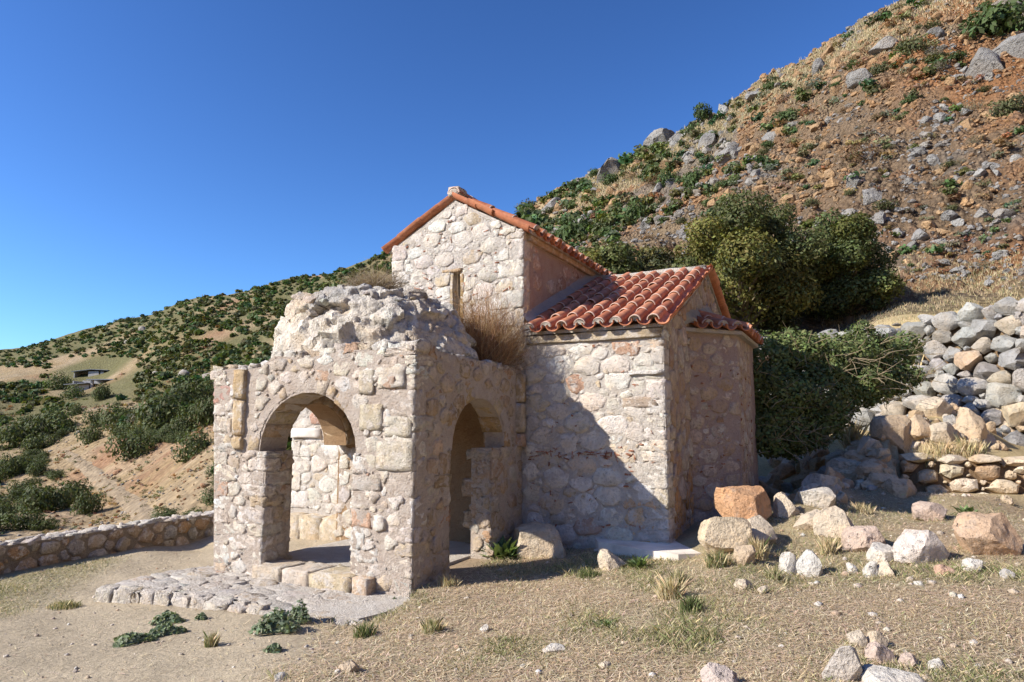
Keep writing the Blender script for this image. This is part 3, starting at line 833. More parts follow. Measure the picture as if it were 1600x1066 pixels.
# nave side above the wing roof: pinkish plaster with flush stones
mesh('side_plaster', [(NAR + .004, WF + .2, 2.9), (NAR + .004, 8.5, 2.9), (NAR + .004, 8.5, NE - .12), (NAR + .004, WF + .2, NE - .12)], [(0, 1, 2, 3)], M_PINK, chapel, smooth=False)
nside_pos = lambda s, t, n: np.stack([NAR + .004 + n, s, t], -1)
face_wall(B, nave, nside_pos, lambda s, t: (s > WF + .3) & (s < 7.6) & (t < NE - .16) & (t > 3.0 + (s - 2.8) * .4), (WF, 7.6, 3.0, NE), .05, .15, 16, [((.55, .40, .34), 3), ((.60, .50, .42), 2), ((.50, .33, .26), 1)], relief=(.004, .012), gap=.02, asp=1.4, skip=.35)
V, F = block_geo((.1, 5.7, .14), g_, 8, .005, .02, .1)
mesh('cornice', V + np.array([NAR + .01, WF + 2.95, NE - .04]), F, M_STONE, chapel, np.array([.58, .43, .28]))
# wing end (shaded gable)
wend_pos = lambda s, t, n: np.stack([WR + n, s, t], -1)
def in_wend(s, t):
    top = np.where(s < RB, EZ + (s - WF) * (RZ - EZ) / (RB - WF), RZ - (s - RB) * (RZ - EZ) / (8.45 - RB)) - .04
    return (s > WF + .03) & (s < 8.4) & (t > .15) & (t < top) & ~zone_mask(qz, t, s - WF, 1) & ((s < 3.92) | (t > 3.05))
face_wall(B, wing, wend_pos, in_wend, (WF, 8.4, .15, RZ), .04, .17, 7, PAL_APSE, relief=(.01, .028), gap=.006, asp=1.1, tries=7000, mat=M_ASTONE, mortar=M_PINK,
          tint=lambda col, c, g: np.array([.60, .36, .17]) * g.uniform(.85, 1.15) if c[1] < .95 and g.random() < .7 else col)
# apse
AP = np.array([(WR - .02, 3.90), (2.55, 4.62), (2.55, 6.38), (WR - .02, 7.10)])
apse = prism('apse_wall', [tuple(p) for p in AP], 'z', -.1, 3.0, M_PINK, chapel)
arc = np.concatenate([[0], np.cumsum(np.hypot(*np.diff(AP, axis=0).T))])
AN = np.array([[d[1], -d[0]] for d in np.diff(AP, axis=0)]); AN /= np.linalg.norm(AN, axis=1, keepdims=True)
def apse_pos(s, t, n):
    s = np.asarray(s, float); k = np.clip(np.searchsorted(arc, s) - 1, 0, 2)
    return np.stack([np.interp(s, arc, AP[:, 0]) + n * AN[k, 0], np.interp(s, arc, AP[:, 1]) + n * AN[k, 1], t + 0 * s], -1)
in_apse = lambda s, t: (s > .02) & (s < arc[-1] * .6) & (t > .2) & (t < 2.93)
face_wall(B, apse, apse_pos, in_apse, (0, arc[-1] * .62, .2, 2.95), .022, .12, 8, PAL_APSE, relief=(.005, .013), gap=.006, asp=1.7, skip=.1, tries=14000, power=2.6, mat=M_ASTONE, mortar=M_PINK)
chips(apse, apse_pos, 75, in_apse, (0, arc[-1] * .6, .3, 2.5), 64)
# roofs -------------------------------------------------------------------
def tile_geo(lg, r0, r1, up, th=.013, seg=8):
    """half barrel along +y (lower end at y=0 with radius r0); material 1 on the pale lip"""
    V, F, mi = [], [], []
    for y, r in ((0.0, r0), (.022, r0 * .995), (lg, r1)):
        for lay in (0, -th):
            for k in range(seg + 1):
                t = math.pi * k / seg
                x, z = (r + lay) * math.cos(t), (r + lay) * .92 * math.sin(t)
                V.append((x, y, z if up else -z + r0 * .92))
    n = seg + 1
    def q(a, b, c, d, m): F.append((a, b, c, d)); mi.append(m)
    for k in range(seg):
        for y in range(2):
            a = (2 * y) * n + k; b = (2 * y + 2) * n + k
            q(a, a + 1, b + 1, b, 1 if y == 0 else 0)
            a += n; b += n; q(a + 1, a, b, b + 1, 0)
        q(k + 1, k, n + k, n + k + 1, 1)
    return V, F, mi
M_LIP = plain('lime_lip', (0.62, 0.45, 0.36))
def tile_mesh(name, *a, **k):
    V, F, mi = tile_geo(*a, **k)
    o = mesh(name, V, F, [M_TILE, M_LIP], None); o.data.polygons.foreach_set('material_index', mi)
    me = o.data; bpy.data.objects.remove(o); return me
PITCH_C, ROW = .232, .405
COVER = tile_mesh('cover_tile', .47, .082, .068, True)
PAN = tile_mesh('pan_tile', .47, .098, .086, False)
for p in PAN.polygons: p.material_index = 0
# mortar plug that closes a cover tile at the eaves
plug_V = [(0, .03, 0)] + [(.077 * math.cos(math.pi * k / 8), .004, .071 * math.sin(math.pi * k / 8)) for k in range(9)]
PLUG = mesh('mortar_plug', plug_V, [(0, k + 1, k + 2) for k in range(8)] + [(0, 9, 1)], M_CONC); plug_me = PLUG.data; bpy.data.objects.remove(PLUG)
plug_me.materials[0] = M_CONC
def put_tile(me, name, M, parent, g):
    o = bpy.data.objects.new(name, me); o.matrix_local = M @ Matrix.Rotation(g.normal(0, .03), 4, 'Z') @ Matrix.Rotation(g.normal(0, .012), 4, 'X') @ Matrix.Translation((g.normal(0, .004), g.normal(0, .014), g.normal(0, .003)))
    return link(o, parent)
def roof_slope(roof, eave_o, along, up, n_cols, n_rows, seed, plug=True, rows=None, start=0.0, pitch=PITCH_C):
    """eave_o corner at the eaves, `along` unit vector along the eaves, `up` unit vector up the slope"""
    g = np.random.default_rng(seed); along, up = Vector(along), Vector(up); nrm = along.cross(up)
    if nrm.z < 0: nrm = -nrm
    x = up.cross(nrm)
    B3 = Matrix((x, up, nrm)).transposed().to_4x4()
    for c in range(n_cols):
        for r in (rows if rows is not None else range(n_rows)):
            tilt = Matrix.Rotation(-.03, 4, 'X')
            p = Vector(eave_o) + along * (start + (c + .5) * pitch) + up * (r * ROW) + nrm * (.062 + .004)
            put_tile(COVER, 'cover_tile', Matrix.Translation(p) @ B3 @ tilt, roof, g)
            if plug and r == 0: put_tile(plug_me, 'mortar_plug', Matrix.Translation(p - nrm * .004) @ B3, roof, g)
            p = Vector(eave_o) + along * (start + (c + 1.0) * pitch) + up * (r * ROW - .03) + nrm * .006
            put_tile(PAN, 'pan_tile', Matrix.Translation(p) @ B3 @ tilt, roof, g)
# wing roof
sl = Vector((0, RB - WF, RZ - EZ)); sl.normalize()
wing_roof = prism('wing_roof', [(WF - .06, EZ + .005), (RB, RZ + .02), (8.5, EZ + .005), (8.5, EZ + .05), (RB, RZ + .07), (WF - .06, EZ + .05)], 'a', NAR + .02, WR + .03, M_CONC, chapel)
roof_slope(wing_roof, (NAR + .02, WF - .12, EZ + .03), (1, 0, 0), sl, 8, 8, 41, pitch=.246)
roof_slope(wing_roof, (NAR + .02, 8.55, EZ + .03), (1, 0, 0), (0, -sl.y, sl.z), 8, 8, 42, pitch=.246, plug=False)
g_ = np.random.default_rng(43)
for k in range(5):                                                        # ridge tiles
    M = Matrix.Translation((WR + .08 - k * .42, RB, RZ + .085)) @ Matrix.Rotation(R(90), 4, 'Z')
    o = put_tile(COVER, 'ridge_tile', M @ Matrix.Rotation(R(-2), 4, 'X') @ Matrix.Scale(1.25, 4), wing_roof, g_)
V, F = block_geo((2.0, .34, .10), g_, 6, .01, .1, .2); mesh('ridge_mortar', V + np.array([1.02, RB, RZ + .10]), F, M_CONC, wing_roof)
for side in (0, 1):                                                       # verge tiles down the gable
    for k in range(9):
        p = Vector((WR + .04, (WF - .1) if side == 0 else 8.55, EZ + .02)) + Vector((0, sl.y if side == 0 else -sl.y, sl.z)) * (k * .37)
        M = Matrix.Translation(p) @ (Matrix((Vector((1, 0, 0)), Vector((0, sl.y, sl.z)), Vector((0, -sl.z, sl.y)))).transposed().to_4x4() if side == 0 else Matrix((Vector((-1, 0, 0)), Vector((0, -sl.y, sl.z)), Vector((0, sl.z, sl.y)))).transposed().to_4x4())
        put_tile(PAN, 'verge_tile', M, wing_roof, g_)
# cement flashing where the wing roof meets the nave
fl = Vector((0, sl.y, sl.z))
V = [];
for k in range(9):
    p = Vector((NAR + .004, WF - .05, EZ + .06)) + fl * (k * .4)
    V += [(p.x, p.y, p.z + .24), (p.x + .05, p.y, p.z + .17), (p.x + .16, p.y, p.z + .07), (p.x + .16, p.y, p.z - .02)]
mesh('flashing', V, [(4 * k + j, 4 * k + j + 1, 4 * k + j + 5, 4 * k + j + 4) for k in range(8) for j in range(3)], M_CEMENT, chapel)
# nave roof
ns = Vector((-(NAR - NRA), 0, NRZ - NE)); ns.normalize()
nave_roof = prism('nave_roof', [(NAL - .1, NE - .035), (NRA, NRZ + .03), (NAR + .1, NE - .035), (NAR + .1, NE + .02), (NRA, NRZ + .09), (NAL - .1, NE + .02)], 'b', WF + .03, 8.65, M_CONC, chapel)
roof_slope(nave_roof, (NAR + .12, WF + .02, NE - .03), (0, 1, 0), ns, 24, 3, 44, pitch=.25)
roof_slope(nave_roof, (NAL - .13, WF + .02, NE - .03), (0, 1, 0), (-ns.x, 0, ns.z), 3, 3, 45, pitch=.25)
for side in (0, 1):
    for k in range(4):
        ux = ns.x if side == 0 else -ns.x
        p = Vector(((NAR + .09) if side == 0 else (NAL - .13), WF + .03, NE - .035)) + Vector((ux, 0, ns.z)) * (k * .335)
        up = Vector((ux, 0, ns.z)); nr = Vector((ns.z if side == 0 else -ns.z, 0, abs(ux))); x = up.cross(nr)
        put_tile(PAN, 'verge_tile', Matrix.Translation(p) @ Matrix((x, up, nr)).transposed().to_4x4(), nave_roof, g_)
for k in range(12):
    M = Matrix.Translation((NRA, WF - .05 + k * .42, NRZ + .1)) @ Matrix.Rotation(R(2), 4, 'X') @ Matrix.Scale(1.3, 4)
    put_tile(COVER, 'ridge_tile', M, nave_roof, g_)
V, F = block_geo((.2, .24, .15), g_, 3, .006, .25, .2); mesh('ridge_end', V + np.array([NRA, WF + .06, NRZ + .13]), F, M_STONE, nave_roof, np.array([.58, .47, .38]))
# apse roof: three tiled slopes leaning on the gable
def off_poly(o): return [(WR, 3.90 - o * 1.0), (2.55 + o, 4.62 - o * .45), (2.55 + o, 6.38 + o * .45), (WR, 7.10 + o)]
cp_ = off_poly(.09); top_ = [(WR, 5.2, 3.40), (WR, 5.8, 3.40)]
apse_roof = recalc(mesh('apse_roof', [(x, y, 3.03) for x, y in cp_] + top_ + [(x, y, 2.98) for x, y in cp_], [(0, 1, 4), (1, 2, 5, 4), (2, 3, 5), (0, 6, 7, 1), (1, 7, 8, 2), (2, 8, 9, 3), (6, 9, 8, 7)], M_CONC, chapel, smooth=False))
cp_ = off_poly(.12)
for f in range(2):
    e0, e1 = Vector((*cp_[f], 3.03)), Vector((*cp_[f + 1], 3.03)); al = (e1 - e0); ln_ = al.length; al.normalize()
    out_ = Vector((al.y, -al.x, 0)); up = (-out_ * math.cos(R(20)) + Vector((0, 0, math.sin(R(20))))); nr = al.cross(up); nr = nr if nr.z > 0 else -nr; x = up.cross(nr)
    B3 = Matrix((x, up, nr)).transposed().to_4x4(); nk = int(round(ln_ / .235))
    for k in range(nk):
        for r in range(2):
            if r == 1 and (k + .5) / nk < .25 and f == 0: continue
            p = e0 + al * ((k + .5) / nk * ln_) + up * (r * .36) + nr * .066
            put_tile(COVER, 'cover_tile', Matrix.Translation(p) @ B3, apse_roof, g_)
            if r == 0: put_tile(plug_me, 'mortar_plug', Matrix.Translation(p) @ B3, apse_roof, g_)
            p = e0 + al * ((k + 1.0) / nk * ln_) + up * (r * .36 - .03) + nr * .01
            put_tile(PAN, 'pan_tile', Matrix.Translation(p) @ B3, apse_roof, g_)
V = [(WR + .003, 3.78, 3.06), (WR + .003, 3.70, 3.24), (WR + .003, RB, 3.62), (WR + .003, RB, 3.4), (WR + .12, 3.86, 3.14), (WR + .12, RB, 3.48)]
mesh('flashing', V, [(1, 4, 5, 2), (0, 4, 1), (0, 3, 5, 4)], M_CEMENT, chapel)
# annex front (seen through the arches) with a marble fragment
annex_pos = front_pos
in_annex = lambda s, t: (s > -4.13) & (s < -2.3) & (t > .35) & (t < 2.3) & ~((s > -4.13) & (s < -3.55) & (t > 1.44) & (t < 1.62))
qa_ = quoins(B, annex, -4.15, WF, 1, 1, .35, 1.42, 35, PAL_CHAP, .2, .34)
face_wall(B, annex, annex_pos, lambda s, t: in_annex(s, t) & ~zone_mask(qa_, t, s + 4.15, 0), (-4.15, -2.3, .3, 2.3), .03, .15, 9, PAL_CHAP, relief=(.006, .016), gap=.005, asp=1.5, tries=10000, power=2.4, mortar=M_LIME)
V, F = block_geo((.62, .14, .15), g_, 4, .004, .03, .1); B.put('marble_fragment', V + np.array([-3.83, WF + .02, 1.53]), F, np.array([.76, .68, .58]), annex, M_MARBLE)
for k in range(4):
    V, F = block_geo((.45, .5, .5), g_, 3, .02, .2, .2); B.put('plinth_stone', V + np.array([-3.95 + k * .42, WF + .05, .02]), F, np.array([.66, .54, .38]), annex, M_STONE)
B.finish()
mesh('annex_roof', [(-4.25, WF - .1, 2.36), (NAL, WF - .1, 2.36), (NAL, RB, 3.36), (-4.25, RB, 3.36), (-4.25, 8.5, 2.36), (NAL, 8.5, 2.36)], [(0, 1, 2, 3), (3, 2, 5, 4)], M_CONC, chapel, smooth=False)

# ------------------------------------------------------------------ PORCH
porch = thing('porch', 'ruined stone porch with three arches and a crumbled dome in front of the chapel', 'porch', tuple(C0), BZ)
bpy.context.view_layer.update()
P = Building(porch)
TK = .42
TR = .28
FL0, FL1 = -2.80, -3.03               # left edge bottom / top
FA = dict(jl=-2.06, jr=-.78, sl=-2.17, sr=-.75, spring=1.34, crown=2.01)
SA = dict(jl=.70, jr=1.66, sl=.74, sr=2.02, spring=1.36, crown=1.97)
def left_edge(t): return FL0 + (FL1 - FL0) * np.clip((t + .15) / 2.5, 0, 1)
topf = [(-3.0, 2.30), (-2.7, 2.33), (-2.45, 2.30), (-2.2, 2.33), (-2.0, 2.45), (-1.5, 2.40), (-.9, 2.46), (-.4, 2.45), (0, 2.47)]
def wall_outline(s0b, s0t, s1, zb, A, top):
    Pp = [(s0b, zb), (A['jl'], zb), (A['jl'], A['spring'])] + arch_pts(A['sl'], A['sr'], A['spring'], A['crown'])[::-1] + [(A['jr'], A['spring']), (A['jr'], zb), (s1, zb)] + top[::-1]
    return Pp
front_w = prism('front_wall', wall_outline(FL0, FL1, -.004, -.4, FA, [(min(s, -.004), t) for s, t in topf]), 'b', 0, TK, M_MORTAR, porch)
tops = [(TK + .002, 2.45), (1.0, 2.43), (1.6, 2.42), (2.1, 2.40), (2.53, 2.40)]
SB = dict(SA)
right_w = prism('side_wall', wall_outline(TK + .002, TK + .002, 2.535, -.3, SA, tops), 'a', -TR, -.001, M_MORTAR, porch)
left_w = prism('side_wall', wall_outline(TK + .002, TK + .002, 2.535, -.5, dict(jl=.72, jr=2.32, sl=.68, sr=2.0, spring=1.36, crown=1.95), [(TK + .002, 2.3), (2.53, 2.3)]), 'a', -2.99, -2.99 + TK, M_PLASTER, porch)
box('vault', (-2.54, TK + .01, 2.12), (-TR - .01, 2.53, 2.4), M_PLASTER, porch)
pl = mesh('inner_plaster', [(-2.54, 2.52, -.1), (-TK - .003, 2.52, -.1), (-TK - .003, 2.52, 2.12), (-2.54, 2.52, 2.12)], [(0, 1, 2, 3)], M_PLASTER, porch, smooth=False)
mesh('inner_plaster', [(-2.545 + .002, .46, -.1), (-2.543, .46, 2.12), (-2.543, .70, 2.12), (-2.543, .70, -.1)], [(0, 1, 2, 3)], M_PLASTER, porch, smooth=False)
floor_ = box('porch_floor', (-2.5, TK * .5, -.3), (-.3, 2.53, .04), M_LIME, porch)
# quoins at the near corner, the left end and the arch jambs
qc = quoins(P, front_w, 0, 0, -1, 1, -.12, 2.44, 21, PAL_PORCH, .10, .3)
qe = quoins(P, front_w, FL0 + .012, 0, 1, 1, -.2, 2.26, 22, PAL_PORCH, .10, .24, lean=(FL1 - FL0) / 2.5)
qj = quoins(P, front_w, FA['jl'], 0, -1, 1, .02, 1.33, 23, PAL_PORCH, .11, .24)
qk = quoins(P, front_w, FA['jr'], 0, 1, 1, -.1, 1.33, 24, PAL_PORCH, .11, .24)
fpos = lambda s, t, n: np.stack([s, -n, t], -1)
top_at = lambda s: np.interp(s, [p[0] for p in topf], [p[1] for p in topf])
PIL = [(-2.60, -2.42, 1.95, 2.31), (-2.585, -2.425, 1.52, 1.94), (-2.58, -2.43, 1.36, 1.51)]
def in_front(s, t):
    ok = (s > left_edge(t) + .02) & (s < -.02) & (t > -.15) & (t < top_at(s) - .02)
    ok &= ~arch_inside(s, t, FA['jl'], FA['jr'], FA['sl'], FA['sr'], FA['spring'], FA['crown'], .012)
    c, rx, rz = (FA['sl'] + FA['sr']) / 2, (FA['sr'] - FA['sl']) / 2 + .14, FA['crown'] - FA['spring'] + .14
    ok &= ~((t > FA['spring']) & (((s - c) / rx) ** 2 + ((t - FA['spring']) / rz) ** 2 < 1))
    ok &= ~zone_mask(qc, t, -s, 0) & ~zone_mask(qe, t, s - left_edge(t), 0) & ~(zone_mask(qj, t, FA['jl'] - s, 0) & (s < FA['jl'])) & ~(zone_mask(qk, t, s - FA['jr'], 0) & (s > FA['jr']))
    ok &= ~((s > -2.62) & (s < -2.28) & (t > 1.34))
    return ok
face_wall(P, front_w, fpos, in_front, (-3.05, 0, -.2, 2.5), .020, .105, 10, PAL_PORCH, relief=(.008, .021), gap=.008, asp=1.5, skip=.06, tries=20000, power=2.8, mat=M_PSTONE, mortar=M_MORTAR, region=lambda s, t: (s > left_edge(t) + .02) & (s < -.015) & (t > -.25) & (t < top_at(s) - .01) & ~arch_inside(s, t, FA['jl'], FA['jr'], FA['sl'], FA['sr'], FA['spring'], FA['crown'], .012))
g_ = np.random.default_rng(5)
for s0, s1, t0, t1 in PIL:
    V, F = block_geo((s1 - s0, .17, t1 - t0 - .01), g_, 4, .006, .08, .2)
    P.put('pilaster_stone', V + np.array([(s0 + s1) / 2, .03, (t0 + t1) / 2]), F, np.array([.58, .44, .27]) * g_.uniform(.9, 1.1), front_w, M_STONE)
for s, t, w, h, c in [(-.55, 1.72, .3, .28, (.60, .52, .38)), (-.2, 1.62, .34, .22, (.66, .60, .48)), (-.62, 2.1, .2, .26, (.62, .55, .43)), (-.24, 1.32, .46, .3, (.62, .56, .45)), (-.3, 2.14, .36, .22, (.70, .63, .53))]:
    V, F = block_geo((w, .1, h), g_, 4, .005, .06, .15); P.put('dressed_stone', V + np.array([s, .028, t]), F, np.array(c), front_w, M_STONE)
voussoirs(P, front_w, 'b', FA['sl'], FA['sr'], FA['spring'], FA['crown'], -.004, TK + .02, 51, 13)
voussoirs(P, right_w, 'a', SA['sl'], SA['sr'], SA['spring'], SA['crown'], -.001, -TR - .02, 52, 9, (.15, .24))
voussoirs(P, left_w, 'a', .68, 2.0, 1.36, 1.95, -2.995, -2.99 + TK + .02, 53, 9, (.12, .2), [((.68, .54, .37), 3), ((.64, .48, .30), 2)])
# right side of the porch
spos = lambda s, t, n: np.stack([n, s, t], -1)
qd = quoins(P, right_w, 0, SA['jl'], -1, -1, .0, 1.34, 25, PAL_APSE, .12, .26)
qf = quoins(P, right_w, 0, SA['jr'], -1, 1, .1, 1.34, 26, PAL_APSE, .12, .26)
top_s = lambda s: np.interp(s, [0] + [p[0] for p in tops], [2.47] + [p[1] for p in tops])
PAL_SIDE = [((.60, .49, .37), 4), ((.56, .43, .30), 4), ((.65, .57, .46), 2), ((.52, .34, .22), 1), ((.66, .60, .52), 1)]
def in_side(s, t):
    ok = (s > .01) & (s < 2.52) & (t > -.1) & (t < top_s(s) - .02) & ~arch_inside(s, t, SA['jl'], SA['jr'], SA['sl'], SA['sr'], SA['spring'], SA['crown'], .012)
    c, rx, rz = (SA['sl'] + SA['sr']) / 2, (SA['sr'] - SA['sl']) / 2 + .19, SA['crown'] - SA['spring'] + .19
    ok &= ~((t > SA['spring']) & (((s - c) / rx) ** 2 + ((t - SA['spring']) / rz) ** 2 < 1))
    ok &= ~zone_mask(qc, t, s, 1) & ~((s < SA['jl']) & zone_mask(qd, t, SA['jl'] - s, 1)) & ~((s > SA['jr']) & zone_mask(qf, t, s - SA['jr'], 1)) & ~((s > 2.26) & (t > 1.4))
    return ok
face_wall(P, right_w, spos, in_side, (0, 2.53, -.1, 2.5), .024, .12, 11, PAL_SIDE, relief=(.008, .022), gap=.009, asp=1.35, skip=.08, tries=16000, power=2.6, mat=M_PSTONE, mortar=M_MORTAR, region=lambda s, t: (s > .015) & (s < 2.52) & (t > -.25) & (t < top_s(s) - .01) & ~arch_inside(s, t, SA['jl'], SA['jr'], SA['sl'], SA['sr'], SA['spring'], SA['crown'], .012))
for t0, t1, c in ((1.95, 2.34, (.56, .42, .25)), (1.55, 1.94, (.60, .50, .36)), (1.36, 1.54, (.58, .40, .28))):
    V, F = block_geo((.15, .13, t1 - t0 - .012), g_, 4, .005, .08, .2); P.put('pilaster_stone', V + np.array([.02, 2.41, (t0 + t1) / 2]), F, np.array(c), right_w, M_STONE)
# jamb faces
jpos = lambda s, t, n: np.stack([FA['jl'] + n, s, t], -1)
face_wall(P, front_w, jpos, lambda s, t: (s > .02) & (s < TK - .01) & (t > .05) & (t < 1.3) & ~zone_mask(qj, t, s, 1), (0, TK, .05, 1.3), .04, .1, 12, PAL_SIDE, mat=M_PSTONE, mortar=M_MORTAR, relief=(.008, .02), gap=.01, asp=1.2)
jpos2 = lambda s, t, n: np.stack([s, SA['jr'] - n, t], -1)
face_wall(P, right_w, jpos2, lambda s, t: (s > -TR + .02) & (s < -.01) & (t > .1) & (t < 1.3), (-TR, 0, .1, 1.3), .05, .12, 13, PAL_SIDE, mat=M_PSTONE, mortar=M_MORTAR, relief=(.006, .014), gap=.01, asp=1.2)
jpos3 = lambda s, t, n: np.stack([s, 2.32 - n, t], -1)
face_wall(P, left_w, jpos3, lambda s, t: (s > -2.97) & (s < -2.56) & (t > .0) & (t < 1.33), (-2.98, -2.55, .0, 1.33), .06, .13, 14, PAL_CHAP, mat=M_PSTONE, mortar=M_MORTAR, relief=(.006, .014), gap=.01, asp=1.2)
lpos = lambda s, t, n: np.stack([-2.99 + TK + n, s, t], -1)
# worn step blocks across the front arch
for s0, s1, c in ((-2.04, -1.62, (.64, .54, .42)), (-1.61, -1.22, (.68, .58, .47)), (-1.21, -.66, (.62, .52, .36)), (-.65, -.44, (.62, .46, .32))):
    V, F = block_geo((s1 - s0, .5, .34), g_, 5, .008, .10, .25)
    P.put('step_block', V + np.array([(s0 + s1) / 2, .1, -.085]), F, np.array(c), porch, M_STONE)
# loose cap stones along the broken wall tops
g_ = np.random.default_rng(15)
for s in np.arange(-2.95, -.05, .19):
    V, F = block_geo((g_.uniform(.14, .26), g_.uniform(.2, .34), g_.uniform(.08, .16)), g_, 3, .014, .25, .25)
    P.put('cap_stone', V + np.array([s, .15, top_at(s) + g_.uniform(-.01, .03)]), F, pick(PAL_PORCH, g_) * .95, front_w, M_RUIN)
for s in np.arange(.35, 2.5, .2):
    V, F = block_geo((g_.uniform(.2, .34), g_.uniform(.14, .26), g_.uniform(.06, .11)), g_, 3, .012, .25, .25)
    P.put('cap_stone', V + np.array([-.17, s, top_s(s) + g_.uniform(-.02, .01)]), F, pick(PAL_PORCH, g_) * .95, right_w, M_RUIN)
P.finish()
# the crumbled dome: eroded mass of rubble and mortar
nu, nv = 320, 130
ph = np.linspace(0, 2 * np.pi, nu, endpoint=False); rho = np.linspace(0, 1, nv)
PH, RH = np.meshgrid(ph, rho, indexing='ij')
ca, cb = -1.52, 1.27
cosr = np.cos(PH); ra = np.where(cosr > 0, 1.42, 1.36); rb = np.where(np.sin(PH) > 0, 1.1, 1.16)
ex = 3.2 + 1.6 * sstep(.3, -.6, cosr) + 1.6 * sstep(.2, -.8, np.sin(PH))
prof = np.clip(1 - RH ** ex, 0, 1) ** .72
D = np.stack([ca + ra * RH * np.cos(PH), cb + rb * RH * np.sin(PH), 2.38 + 1.02 * prof], -1)
D[..., 2] += .12 * (1 - RH) * np.cos(PH - 2.4)
cen = np.array([ca, cb, 2.3]); nrm = D - cen; nrm /= np.linalg.norm(nrm, axis=-1, keepdims=True)
wob = np.stack([fbm(D * 3 + q, 61, 3) for q in (0, 17.3, 41.9)], -1) * .10
c1, e1 = cells((D + wob) * np.array([3.4, 3.4, 6.0]), 4); c2, e2 = cells((D + wob * .6) * np.array([8, 8, 12]), 14)
disp = .09 * fbm(D * 2.2, 60, 4) + .105 * (c1 - .5) * sstep(0, .16, e1) + .035 * (c2 - .5) * sstep(0, .12, e2) - .03 * (1 - sstep(0, .12, e1)) + .035 * fbm(D * 9, 62, 5, .6)
D = D + nrm * disp[..., None] * sstep(0, .12, RH)[..., None] * 1.0
hole = np.linalg.norm(D - np.array([-2.42, .30, 2.60]), axis=-1); D = D + (np.array([0, 1.0, .1]) * .22) * sstep(.2, .05, hole)[..., None]
hole2 = np.linalg.norm((D - np.array([-1.55, .3, 2.98])) * np.array([.4, 1, 1.6]), axis=-1); D = D + (np.array([0, 1.0, .1]) * .16) * sstep(.2, .06, hole2)[..., None]
cdome = np.array([.78, .70, .59]) + (np.array([.42, .40, .37]) - np.array([.74, .66, .55])) * (sstep(.0, .35, fbm(D * 3.1, 71, 4) + .55 * (D[..., 2:3][..., 0] - 2.95)) * .85)[..., None]
brn = sstep(.25, .5, fbm(D * 2.4, 73, 4))[..., None]; cdome = cdome + (np.array([.56, .42, .28]) - cdome) * brn * .5; cdome = cdome * (.86 + .26 * c1 + .08 * (c2 - .5))[..., None]
I, J = np.meshgrid(np.arange(nu), np.arange(nv - 1), indexing='ij'); I2 = (I + 1) % nu
F = np.stack([I * nv + J, I * nv + J + 1, I2 * nv + J + 1, I2 * nv + J], -1).reshape(-1, 4)
mesh('dome', D.reshape(-1, 3), F, M_RUIN, porch, np.clip(cdome, 0, .85).reshape(-1, 3), sharp=50)
g_ = np.random.default_rng(177)
for k in range(110):
    u_, v_ = g_.integers(nu), int(nv * (.25 + .74 * g_.random()))
    if D[u_, v_, 1] > 1.9 and g_.random() < .7: continue
    w = .05 + .13 * g_.random() ** 2; V, Fi = rock_geo(ICO3, g_, 24, .1); V = V * np.array([w, w * g_.uniform(.6, .9), w * g_.uniform(.3, .6)])
    an = g_.uniform(0, 6.28); tl = g_.normal(0, .3); ro = np.array(Matrix.Rotation(an, 3, 'Z') @ Matrix.Rotation(tl, 3, 'X'))
    V = V @ ro.T + D[u_, v_] - nrm[u_, v_] * w * g_.uniform(.25, .6)
    mesh('dome_stone', V, Fi, M_RUIN, porch, np.clip(cdome[u_, v_] * g_.uniform(.85, 1.12) * (1 + g_.normal(0, .03, 3)), 0, .85), sharp=28)

# ------------------------------------------------------------------ STONE PLATFORM in front of the porch
plat = thing('stone_platform', 'low rough-paved stone platform in front of the porch arch', 'platform', tuple(C0), BZ)
PB = Building(plat)
bpy.context.view_layer.update()
pz = -.06
pp = [to_local(on_z(x, y, pz)) for x, y in [(160, 917), (215, 902), (280, 891), (335, 884)]]
pn = [to_local(on_z(x, y, pz - .04)) for x, y in [(640, 944), (600, 962), (560, 972), (480, 966), (370, 945), (230, 928)]]
PP = np.array([p for p in pp] + [(-2.7, .15), (.2, .1)] + [p for p in pn])
def in_poly(s, t, Q=PP):
    r = np.zeros(np.shape(s), bool); n = len(Q)
    for i in range(n):
        a, b = Q[i], Q[(i + 1) % n]
        r ^= ((a[1] > t) != (b[1] > t)) & (s < (b[0] - a[0]) * (t - a[1]) / (b[1] - a[1] + 1e-12) + a[0])
    return r
prism('platform_base', [tuple(p) for p in PP], 'z', -.5, pz - .012, M_LIME, plat)
def plz(s, t): return pz + .0 * s - .035 * sstep(-1.6, .3, s)
face_wall(PB, plat, lambda s, t, n: np.stack([s, t, plz(s, t) + n], -1), lambda s, t: in_poly(s, t) & (t < -.06 + .1 * (s < -2.2)), (-3.4, .5, -2.2, .3), .03, .12, 17, [((.66, .60, .52), 4), ((.60, .53, .45), 3), ((.55, .44, .33), 2), ((.50, .47, .43), 2), ((.6, .42, .3), .7)], relief=(.006, .016), gap=.003, asp=1.8, name='paving_stone', tries=12000, power=2.0, mat=M_PAVE, mortar=M_LIME, amp=.02, region=in_poly)
g_ = np.random.default_rng(18)
edge = [pp[0]] + pn[::-1][:]
